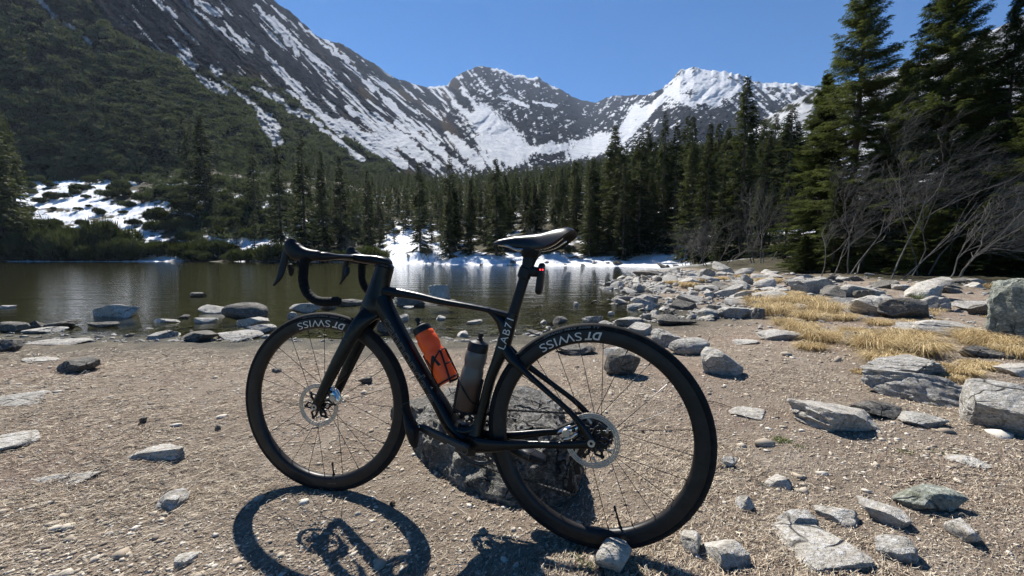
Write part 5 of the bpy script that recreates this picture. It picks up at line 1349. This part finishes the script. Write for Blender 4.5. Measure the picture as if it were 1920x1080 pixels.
# belt along the far left waterline, then clumps between the snow patches
labD = 'dwarf pine bush crowding the far left bank of the lake'; grpD = 'dwarf pines of the left bank'
cnt = 0
def pxpos(px, Y): return ((px-960)/F_PX*Y, Y)
for i in range(64):
    px = -60 + i*12.5; 
    for j in range(2):
        p = px + rgd.uniform(-8, 8); x0, _ = pxpos(p, 84)
        Yb = np.interp(p, [-60, 250, 420, 600, 700, 760], [86, 86, 84, 76, 68, 62]); 
        if 262 < p < 345 and j == 0: continue
        if p > 715 or (p > 250 and rgd.random() < .35): continue
        x, y = pxpos(p, Yb + 1.6 + j*4.2 + rgd.uniform(-.8, .8)); put_dwarf(x, y, rgd.uniform(1.8, 4.2)*(1.3 if p < 240 else .95), labD, grpD, rgd.uniform(1.5, 2.9) if p < 240 else rgd.uniform(1.1, 2.1)); cnt += 1
def hill_at(px, py):
    Ys = np.geomspace(44, 330, 500); p = at(px, py, Ys); g = ground_z(p[:, 0], p[:, 1], detail=False); k = np.argmax(p[:, 2] < g); return p[k]
for (px, py, r) in [(300, 420, 4.2), (285, 435, 3.6), (330, 432, 3.4), (430, 410, 4.4), (470, 405, 4.2), (500, 415, 3.8), (400, 425, 3.2), (450, 430, 3.4), (505, 440, 3), (470, 450, 3), (350, 455, 3.2), (380, 470, 3), (320, 470, 2.8), (410, 445, 3), (545, 420, 3),
        (185, 405, 2.4), (205, 372, 3.4), (150, 360, 3), (170, 345, 3.4), (120, 372, 2.2), (240, 390, 2.6), (270, 380, 3.6), (300, 370, 3.6), (235, 355, 3.8), (330, 365, 3.4), (210, 340, 4), (260, 345, 4), (90, 352, 2.6), (60, 400, 2.4), (150, 425, 2), (100, 425, 2.5), (70, 430, 3),
        (360, 400, 3), (345, 415, 2.4), (250, 425, 2), (620, 460, 2.6), (655, 462, 2.6), (690, 462, 2.4), (715, 452, 2.0), (640, 445, 3), (670, 448, 2.8), (745, 440, 1.2), (800, 480, 1.3), (560, 462, 2.6), (585, 455, 2.8), (30, 415, 3), (10, 435, 3.4), (50, 445, 3), (130, 445, 3), (180, 450, 3), (220, 455, 2.8)]:
    p = hill_at(px, py); put_dwarf(p[0], p[1], r, labD, grpD, 1.7)
for k in range(34):
    px = rgd.uniform(35, 330); py = rgd.uniform(325, 462); p = hill_at(px, py)
    if p[1] > 60: put_dwarf(p[0], p[1], rgd.uniform(.9, 2.2), labD, grpD, rgd.uniform(1.0, 1.8))
for k in range(90):
    px = rgd.uniform(-40, 560); py = rgd.uniform(300, 400)
    if 1-((px-150)/125)**2-((py-385)/60)**2 > 0 and rgd.random() < .8: continue
    p = hill_at(px, py)
    if p[1] < 60: continue
    put_dwarf(p[0], p[1], rgd.uniform(2.4, 4.2), 'dwarf pine bush higher on the left slope behind the snow patches', 'dwarf pines of the upper left bank', 1.5)
for k in range(26):
    px = rgd.uniform(35, 560); py = rgd.uniform(330, 480); p = hill_at(px, py)
    if p[1] < 60: continue
    o = obj('bank_stone', proto[rgd.randrange(14)]); s_ = rgd.uniform(.4, 1.3); o.scale = (s_, s_*.8, s_*.55); o.location = (p[0], p[1], p[2]+.1*s_); o.rotation_euler = (.2, .1, rgd.uniform(0, 6))
    tag(o, 'grey stone poking through the patchy snow of the left bank', 'rock', 'stones in the snow of the left bank')
# the unbroken cover of the high slope: too many to count
rgc = np.random.RandomState(33)
def clump(seed, n=26):
    v, f = dwarf(seed, n, 1.0, .55, .20); return v, f
CL = [clump(700+i) for i in range(6)]
vg = MT_M['veg'][:MT_V.shape[0]*MT_V.shape[1]].reshape(MT_PX.shape); sn = MT_M['snow'][:MT_V.shape[0]*MT_V.shape[1]].reshape(MT_PX.shape)
sd_ = sn.copy()
for a_, b__ in ((3, 0), (-3, 0), (0, 3), (0, -3), (6, 0), (0, 5), (0, -5)): sd_ = np.maximum(sd_, np.roll(np.roll(sn, a_, 0), b__, 1))
ok = np.argwhere((vg > .6) & (fbm(MT_PX/34+MT_PY/60, MT_PY/16, seed=501, oct=3) < .22) & (sd_ < .3) & (MT_PX > -150) & (MT_PX < 860) & (MT_PY > -80) & (MT_PY < 420))
sel = ok[rgc.choice(len(ok), 13000)]
V, Fq, n = [], [], 0
for r_, c_ in sel:
    p = MT_V[r_, c_]; v, f = CL[rgc.randint(6)]; s = p[1]/F_PX*np.exp(rgc.uniform(math.log(4.0), math.log(10)))*(1.0 if p[1] < 400 else .75); a = rgc.uniform(0, 6.28); ca, sa = math.cos(a), math.sin(a)
    q = v*s; V.append(np.stack([q[:, 0]*ca-q[:, 1]*sa+p[0], q[:, 0]*sa+q[:, 1]*ca+p[1]-.2*s, q[:, 2]*1.0+p[2]-.1*s], -1)); Fq.append(f+n); n += len(v)
for k in range(1700):      # lower slope between the single bushes
    px = rgc.uniform(-120, 700); Y = rgc.uniform(100, 215); x = (px-960)/F_PX*Y; z = float(ground_z(np.array([x]), np.array([Y]), detail=False)[0]); ppx, ppy = project(x, Y, z)
    b1 = 1-((ppx-150)/120)**2-((ppy-380)/58)**2; b2 = 1-((ppx-235)/105)**2-((ppy-412)/42)**2
    if max(b1, b2) > -.1: continue
    v, f = CL[rgc.randint(6)]; s = rgc.uniform(1.4, 2.8); a = rgc.uniform(0, 6.28); ca, sa = math.cos(a), math.sin(a); q = v*s
    V.append(np.stack([q[:, 0]*ca-q[:, 1]*sa+x, q[:, 0]*sa+q[:, 1]*ca+Y, q[:, 2]+z-.1*s], -1)); Fq.append(f+n); n += len(v)
M_COVER = mat_needles('slope_pine_needles', (.032, .040, .020), (.085, .095, .048), (.15, .155, .082), .2, .06)
tag(obj('dwarf_pine_cover', mesh_np('dwarf_pine_cover', np.vstack(V), np.vstack(Fq), M_COVER, smooth=False)), kind='stuff')
# single spruces high on the left slope
def slope_at(px, py):
    k = np.argmin((MT_PX-px)**2 + (MT_PY-py)**2); return MT_V.reshape(-1, 3)[k]
LT = [(44, 132, 78, 'spruce standing alone highest on the left slope'), (180, 238, 62, 'small spruce high on the left slope, first of a loose line'), (215, 240, 45, 'slim spruce in the loose line high on the left slope'), (175, 262, 40, None), (205, 262, 44, None), (250, 252, 40, None), (272, 272, 58, 'tallest of the row of spruces at the foot of the green slope'), (297, 290, 66, None), (300, 275, 50, None), (345, 262, 48, None), (360, 270, 52, None), (110, 195, 52, 'pale bare looking spruce on the left slope'), (95, 170, 34, None), (330, 300, 60, None), (410, 300, 50, None), (150, 215, 30, None), (235, 275, 36, None), (445, 300, 40, None), (500, 310, 44, None)]
for px, py, hp, lab in LT:
    p = slope_at(px, py); h = hp/F_PX*p[1]; put_tree(L2[rgf.randrange(5)], p[0], p[1]-.5, h, lab or 'small spruce in the scattered row crossing the green left slope', None if lab else 'spruces scattered on the green slope', z=p[2]-.3, wide=1.15, rg=rgf)
# trees on the snowy right slope, seen between the spruces
for k in range(46):
    j = rgc.randint(RS_PX.size); p = RS_V.reshape(-1, 3)[j]; q = RS_PX.ravel()[j], RS_PY.ravel()[j]
    if not (1380 < q[0] < 1990) or q[1] < 0: continue
    put_tree(L2[rgf.randrange(5)], p[0], p[1], rgf.uniform(5, 9), 'small spruce on the snowy slope behind the right wood', 'spruces of the snowy right slope', z=p[2]-.4, wide=1.2, rg=rgf)

# ---- bare trees and bushes
def bare(seed, stems, depth, wind=(0, 0, 0), seglen=.9, spread=.5, curl=.12, minr=.004, kids=3, up=.15):
    rg = random.Random(seed); m = MB(); W = Vector(wind)
    def grow(p, d, L, r, dep):
        P = [p.copy()]; R = [r]; n = 4; q = p.copy(); dd = d.copy()
        for i in range(n):
            dd = (dd + Vector((rg.gauss(0, curl), rg.gauss(0, curl), rg.gauss(0, curl))) + W*.10*(1+dep*.5) + Vector((0, 0, up*.2))).normalized()
            q = q + dd*(L/n); P.append(q.copy()); R.append(max(minr, r*(1-.55*(i+1)/n)))
        a = np.array([list(x) for x in P]); m.loft(np.column_stack([a, R, R]), k=1, seg=6 if dep < 2 else 4, lat=(.3, 1, .2), cap=False)
        if dep >= depth: return
        for k in range(kids + (1 if rg.random() < .4 else 0)):
            t = rg.uniform(.3, 1.0); i = min(n-1, int(t*n)); b_ = P[i].lerp(P[i+1], t*n-i)
            ax = Vector((rg.gauss(0, 1), rg.gauss(0, 1), rg.gauss(0, 1))).normalized(); dn = dd.copy(); dn.rotate(Matrix.Rotation(spread*rg.uniform(.5, 1.3), 3, ax)); dn = (dn + W*.30).normalized()
            grow(b_, dn, L*rg.uniform(.5, .8), R[i]*rg.uniform(.5, .72), dep+1)
    for (px_, py_, pz_), d, L, r in stems: grow(Vector((px_, py_, pz_)), Vector(d).normalized(), L, r, 0)
    return m
def put_bare(m, px, py, label, name='bare_tree', cat='bare tree', Y=None, rz=0):
    p = ground_at(px, py) if Y is None else at(px, py, Y); z = float(ground_z(np.array([p[0]]), np.array([p[1]]))[0])
    o = m.build(name, M_BARE, smooth=True); o.location = (p[0], p[1], z-.1); tag(o, label, cat); return o
m = bare(11, [((0, 0, 0), (.10, 0, 1), 2.0, .026), ((.1, .1, 0), (.38, .05, 1), 2.2, .028), ((-.45, .1, 0), (.03, 0, 1), 1.9, .022), ((.2, -.1, 0), (.62, .1, 1), 2.3, .024), ((-.8, .2, 0), (-.05, 0, 1), 1.5, .019)], 5, (.40, 0, .15), spread=.75, minr=.0022, curl=.20)
put_bare(m, 1590, 530, 'pale many stemmed bare tree leaning right in front of the green spruces', Y=13.6)
m = bare(22, [((0, 0, 0), (.35, 0, 1), 2.7, .030), ((.3, 0, 0), (.75, -.1, 1), 2.4, .025), ((.9, .3, 0), (.5, 0, 1), 2.2, .021)], 5, (.60, -.1, .2), spread=.75, kids=3, minr=.0022, curl=.20)
put_bare(m, 1668, 548, 'largest bare tree with grey branches swept far to the upper right', Y=12.4)
m = bare(33, [((0, 0, 0), (.45, 0, 1), 1.9, .024), ((-.3, 0, 0), (.2, 0, 1), 1.7, .020), ((.4, .3, 0), (.7, 0, 1), 1.8, .020)], 4, (.7, 0, .1), spread=.7, kids=4, minr=.002, curl=.20)
put_bare(m, 1790, 552, 'bare bush with swept twigs low down near the upright boulder', name='bare_bush', cat='bare bush', Y=10.6)
m = bare(24, [((0, 0, 0), (.25, 0, 1), 3.2, .030), ((.4, .2, 0), (.5, 0, 1), 3.0, .026), ((-.3, 0, 0), (.35, 0, 1), 2.8, .022)], 5, (.50, 0, .25), spread=.8, kids=3, minr=.0022, curl=.22)
put_bare(m, 1735, 552, 'tall bare thicket of tangled twigs before the dense dark spruce', Y=12.9)
m = bare(55, [((0.35*i-.9, .2*(i % 2), 0), (.35*(i-2.5), 0, 1), 1.9, .03) for i in range(6)], 3, (.25, 0, .1), spread=.7, kids=4, curl=.18)
put_bare(m, 1345, 497, 'low wide bare bush on stones before the broad spruce', name='bare_bush', cat='bare bush', Y=27)
m = bare(66, [((.3*i-.8, .2*(i % 2), 0), (.2*(i-2.5), 0, 1), 2.6, .035) for i in range(6)], 3, (.1, 0, .2), spread=.55, kids=4, curl=.16)
put_bare(m, 1432, 500, 'taller bare thicket of upright grey stems left of the right wood', name='bare_bush', cat='bare bush', Y=25)
m = bare(77, [((.3*i-.8, .2*(i % 2), 0), (.3*(i-2.5), 0, 1), 1.7, .028) for i in range(5)], 3, (.1, 0, .1), spread=.7, kids=4, curl=.18)
put_bare(m, 1300, 492, 'smaller bare bush at the left end of the bushes by the far shore', name='bare_bush', cat='bare bush', Y=31)
for i, (px, Y) in enumerate(((812, 56), (660, 78), (1010, 52), (455, 92))):
    m = bare(88+i, [((.5*j-1, .2*(j % 2), 0), (.3*(j-2), 0, 1), 2.4, .04) for j in range(5)], 3, (0, 0, .1), spread=.7, kids=3, curl=.18, minr=.012)
    put_bare(m, px, 480, ['bare birch like shrub on the snow bank left of the saddle', 'bare shrub between the dark bushes left of the snow bank', 'bare shrub behind the bright snow under the saddle', 'bare shrub among the dwarf pines of the left bank'][i], name='bare_bush', cat='bare bush', Y=Y)

# ---- dry grass (nobody could count it)
def straw():
    b = NB('straw_grass'); n = b.noise(b.pos(), 6, 3, .6); n2 = b.noise(b.pos(), 60, 2, .6)
    c = b.ramp(b.math('ADD', b.math('MULTIPLY', n, .5), b.math('MULTIPLY', n2, .5)), [(.36, (.17, .12, .065)), (.5, (.45, .335, .165)), (.64, (.70, .59, .38))])
    b.set(color=c, rough=.7, spec=.2); tr = b.new('ShaderNodeBsdfTranslucent'); b.l(c, tr.inputs[0]); mx = b.new('ShaderNodeMixShader'); mx.inputs[0].default_value = .3
    b.l(b.b.outputs[0], mx.inputs[1]); b.l(tr.outputs[0], mx.inputs[2]); b.l(mx.outputs[0], b.out.inputs[0]); return b.m
M_STRAW = straw()
M_GREENG = mat_needles('green_grass', (.04, .06, .015), (.08, .11, .03), (.14, .17, .05), .3)
rgg = np.random.RandomState(5)
def tuft(x, y, r, h, nb, lean=(0, 0)):
    z = float(ground_z(np.array([x]), np.array([y]))[0]); a = rgg.uniform(0, 6.28, nb); q = r*np.sqrt(rgg.uniform(0, 1, nb))
    bx = x+q*np.cos(a); by = y+q*np.sin(a)*.7; az = a + rgg.normal(size=nb)*.9; out = rgg.uniform(.25, 1.1, nb); L = h*rgg.uniform(.5, 1.2, nb)
    w_ = np.maximum(.0018, .0009*y*.45)*rgg.uniform(.6, 1.2, nb)
    P0 = np.stack([bx, by, np.full(nb, z-.01)+.25*h*np.exp(-(q/r)**2*1.5)*.6], -1); d = np.stack([np.cos(az)*out+lean[0], np.sin(az)*out+lean[1], np.full(nb, .9)], -1)
    P1 = P0 + d*L[:, None]*.5; P2 = P1 + (d*np.array([1.35, 1.35, 1]) - np.array([0, 0, 1])*rgg.uniform(.9, 2.1, nb)[:, None])*L[:, None]*.5
    s = np.cross(d, [0, 0, 1.0]) + rgg.normal(size=(nb, 3))*.3; s /= np.linalg.norm(s, axis=1)[:, None]; s *= w_[:, None]
    v = np.stack([P0-s, P0+s, P1+s, P1-s, P2], 1).reshape(-1, 3); k = np.arange(nb)[:, None]*5
    return v, k+np.array([[0, 1, 2, 3]]), k+np.array([[3, 2, 4]])
def grass_obj(name, specs, mat):
    V, F4, F3 = [], [], []; n = 0
    for s in specs:
        v, f4, f3 = tuft(*s); V.append(v); F4.append(f4+n); F3.append(f3+n); n += len(v)
    tag(obj(name, mesh_np(name, np.vstack(V), [np.vstack(F4), np.vstack(F3)], mat, smooth=False)), kind='stuff')
G = []
def tuft_px(px, py, rpx, hpx, nb, lean=(0, 0)):
    p = ground_at(px, py); k = p[1]/F_PX; G.append((p[0], p[1], rpx*k*.70, hpx*k*1.35, int(nb*1.25), lean))
for px, py, r, h in [(1455, 590, 42, 30), (1425, 575, 28, 26), (1490, 575, 34, 28), (1545, 590, 30, 32), (1520, 575, 26, 26), (1515, 600, 30, 24), (1500, 625, 34, 30), (1540, 640, 40, 28), (1520, 655, 30, 18), (1420, 560, 24, 20), (1580, 600, 24, 18), (1470, 610, 22, 20),
        (1640, 660, 42, 42), (1690, 655, 40, 44), (1725, 665, 34, 36), (1665, 680, 44, 30), (1620, 640, 28, 26), (1705, 640, 34, 30), (1830, 645, 36, 34), (1870, 655, 36, 34), (1800, 630, 26, 24), (1905, 670, 34, 28), (1900, 640, 30, 30), (1800, 700, 40, 18), (1840, 690, 40, 18), (1780, 712, 34, 14),
        (1262, 534, 18, 10), (1290, 538, 18, 12), (1320, 530, 16, 10), (1400, 522, 24, 10), (1440, 530, 30, 12), (1650, 610, 26, 16), (1600, 625, 26, 16), (1755, 655, 26, 18), (1350, 525, 20, 8), (1480, 560, 24, 18), (1620, 700, 24, 10), (1760, 690, 30, 14)]:
    tuft_px(px, py, r, h, int(120 + 14*r))
rgz = np.random.RandomState(8)
for k in range(55):
    px = rgz.uniform(1380, 1980); py = rgz.uniform(535, 700)
    if py > 560 + (px-1380)*.25: continue
    tuft_px(px, py, rgz.uniform(8, 20), rgz.uniform(5, 12), 60)
grass_obj('dry_grass', G, M_STRAW)
G = []
for px, py, r, h in [(1465, 828, 14, 14), (1500, 838, 10, 8), (1100, 1065, 14, 16), (1085, 1040, 8, 14), (1190, 1072, 12, 14), (1440, 912, 8, 10), (1700, 850, 16, 8), (1760, 850, 18, 8), (1880, 665, 14, 20), (1040, 1070, 10, 10), (1790, 850, 10, 8), (1330, 1082, 10, 8), (1720, 562, 12, 16)]:
    tuft_px(px, py, r, h, int(20+2*r))
grass_obj('green_grass', G, M_GREENG)

# ---- needle litter, gravel, twigs
rgl = np.random.RandomState(21)
def ground_pts(n, py0=610, py1=1250, px0=-250, px1=2170, pw=1.0):
    py = py0 + (py1-py0)*rgl.uniform(0, 1, n)**pw; px = rgl.uniform(px0, px1, n)
    Y = CAM_Z/np.maximum(((py-540)/F_PX*CP - SP)/(CP+(py-540)/F_PX*SP), 1e-3); x = (px-960)/F_PX*Y
    sd = shore_sd(x, Y); z = ground_z(x, Y, sd); k = (sd > .15) & (z > WATER_Z+.03); return x[k], Y[k], z[k]
b = NB('needle_litter'); oi = b.attr('tone'); b.set(color=b.ramp(oi, [(.0, (.045, .032, .022)), (.22, (.16, .115, .08)), (.45, (.38, .30, .22)), (.8, (.54, .46, .34)), (1.0, (.68, .61, .48))]), rough=.8, spec=.15); M_LIT = b.m
x, y, z = ground_pts(150000, 600, 1200); n = len(x)
flow = .9*fbm(x*.8, y*.8, seed=88, oct=2)*2.2; a = .75 + .35*flow + rgl.normal(size=n)*np.where(rgl.uniform(0, 1, n) < .7, .32, 1.4); L = rgl.uniform(.006, .034, n)*(1+.25*y); wd = np.maximum(.0006, .00048*y)*rgl.uniform(.6, 1.5, n)
keep = rgl.uniform(0, 1, n) < np.clip(.45 + 1.7*fbm(x*1.5, y*1.5, seed=90, oct=3) + .2*(x < .2), .12, 1)
x, y, z, a, L, wd = (q[keep] for q in (x, y, z, a, L, wd)); n = len(x)
d = np.stack([np.cos(a), np.sin(a), rgl.normal(size=n)*.10], -1); s = np.stack([-np.sin(a), np.cos(a), rgl.normal(size=n)*.5], -1)
P = np.stack([x, y, z+.0035+rgl.uniform(0, .006, n)], -1); c = s*wd[:, None]; bend = s*(rgl.normal(size=n)*.18*L)[:, None]
v = np.stack([P-c, P+c, P+d*L[:, None]*.5+c+bend, P+d*L[:, None]*.5-c+bend, P+d*L[:, None]], 1).reshape(-1, 3); k = np.arange(n)[:, None]*5
tag(obj('needle_litter', mesh_np('needle_litter', v, [k+np.array([[0, 1, 2, 3]]), k+np.array([[3, 2, 4]])], M_LIT, smooth=False, attrs={'tone': np.repeat(rgl.uniform(0, 1, n), 5)})), kind='stuff')
b = NB('gravel_stones'); oi = b.attr('tone'); b.set(color=b.ramp(oi, [(.0, (.17, .14, .11)), (.3, (.33, .275, .21)), (.75, (.45, .40, .32)), (1.0, (.60, .56, .49))]), rough=.85, spec=.2, normal=b.bump(b.noise(b.pos(), 300, 3, .6), .3, .002)); M_GRAV = b.m
v0, f0 = ICO[1]
x, y, z = ground_pts(42000, 600, 1220); n = len(x); s = .0013*np.exp(rgl.normal(size=n)*.5)*(1+.6*y)
s *= np.clip(1 + .8*fbm(x*1.2+7, y*1.2, seed=95, oct=2), .4, 2)
big = rgl.uniform(0, 1, n) < .006; s[big] *= 3.4
sc3 = np.stack([s*rgl.uniform(.8, 1.7, n), s*rgl.uniform(.7, 1.3, n), s*rgl.uniform(.4, .8, n)], -1); a = rgl.uniform(0, 6.28, n)
vv = v0[None]*(1+.25*rgl.normal(size=(n, len(v0), 1)))*sc3[:, None]; ca, sa = np.cos(a)[:, None], np.sin(a)[:, None]
v = np.stack([vv[..., 0]*ca-vv[..., 1]*sa, vv[..., 0]*sa+vv[..., 1]*ca, vv[..., 2]], -1) + np.stack([x, y, z+.001], -1)[:, None]
f = (f0[None]+(np.arange(n)*len(v0))[:, None, None]).reshape(-1, 3)
tag(obj('gravel', mesh_np('gravel', v.reshape(-1, 3), f, M_GRAV, smooth=False, attrs={'tone': np.repeat(rgl.uniform(0, 1, n), len(v0))})), kind='stuff')
# twigs and roots that can be pointed at
M_TWIG = bark('brown_twig', (.05, .035, .025), (.16, .12, .085), 60)
def twig(pts, r, label):
    P = []
    for px, py, dz in pts: p = ground_at(px, py); P.append((p[0], p[1], p[2]+r*.8+dz))
    C = crom(P, 5); m = MB(); m.tube(C, np.linspace(r, r*.4, len(C)), seg=7); tag(m.build('twig', M_TWIG), label, 'twig')
twig([(1495, 1068, 0), (1500, 1040, .004), (1530, 1028, .012), (1562, 1024, .010), (1600, 1030, .002)], .0032, 'thin curved root looping over the flat slab at the bottom right')
twig([(1335, 888, 0), (1350, 878, .006), (1372, 872, .003)], .006, 'short dark stick just right of the rear tyre')
twig([(1270, 760, 0), (1330, 756, .01), (1385, 770, 0)], .004, 'thin twig lying right of the rear wheel')
twig([(1700, 905, 0), (1745, 900, .006), (1800, 908, .0)], .004, 'thin twig above the long flat stone')
twig([(535, 800, 0), (552, 796, .004), (575, 806, 0)], .003, 'tiny twig beside the left litter stone')
# cones
def cone(px, py, s, label):
    p = ground_at(px, py); rg = np.random.RandomState(int(px)); m = MB()
    for k in range(60):
        t = k/60; a = k*2.399; r = s*(.42*math.sin(math.pi*min(1, t*.85+.12)))
        c = np.array([s*1.1*(t-.5), r*math.cos(a), r*math.sin(a)+s*.38]); R = rotm((1, 0, 0), a-math.pi/2)
        m.box(c, (s*.09, s*.13, s*.035), R @ rotm((0, 1, 0), -.5))
    o = m.build('fir_cone', M_TWIG, smooth=False); o.location = (p[0], p[1], p[2]); o.rotation_euler = (0, 0, rg.uniform(0, 3)); tag(o, label, 'cone')
cone(736, 948, .020, 'dark fir cone lying beside the front wheel shadow')
cone(1446, 908, .022, 'brown cone on the gravel next to a low pale stone')
cone(1205, 745+66, .016, 'small cone seen through the rear wheel spokes')
# ---- trampled soil around stones is left to the ground sheet; thin air between here and the far peaks

# ---- the air between the lake and the far peaks
hz = MB(); hz.box((0, 1600, 690), (6500, 1800, 700)); o = hz.build('haze', None, smooth=False)
b = NB('haze_air'); b.n.remove(b.b); pv = b.new('ShaderNodeVolumePrincipled'); pv.inputs['Color'].default_value = (.62, .76, 1.0, 1)
pv.inputs['Density'].default_value = .00007; pv.inputs['Anisotropy'].default_value = .2; b.l(pv.outputs[0], b.out.inputs['Volume'])
o.data.materials.append(b.m); tag(o, kind='stuff')
sc.cycles.volume_bounces = 0
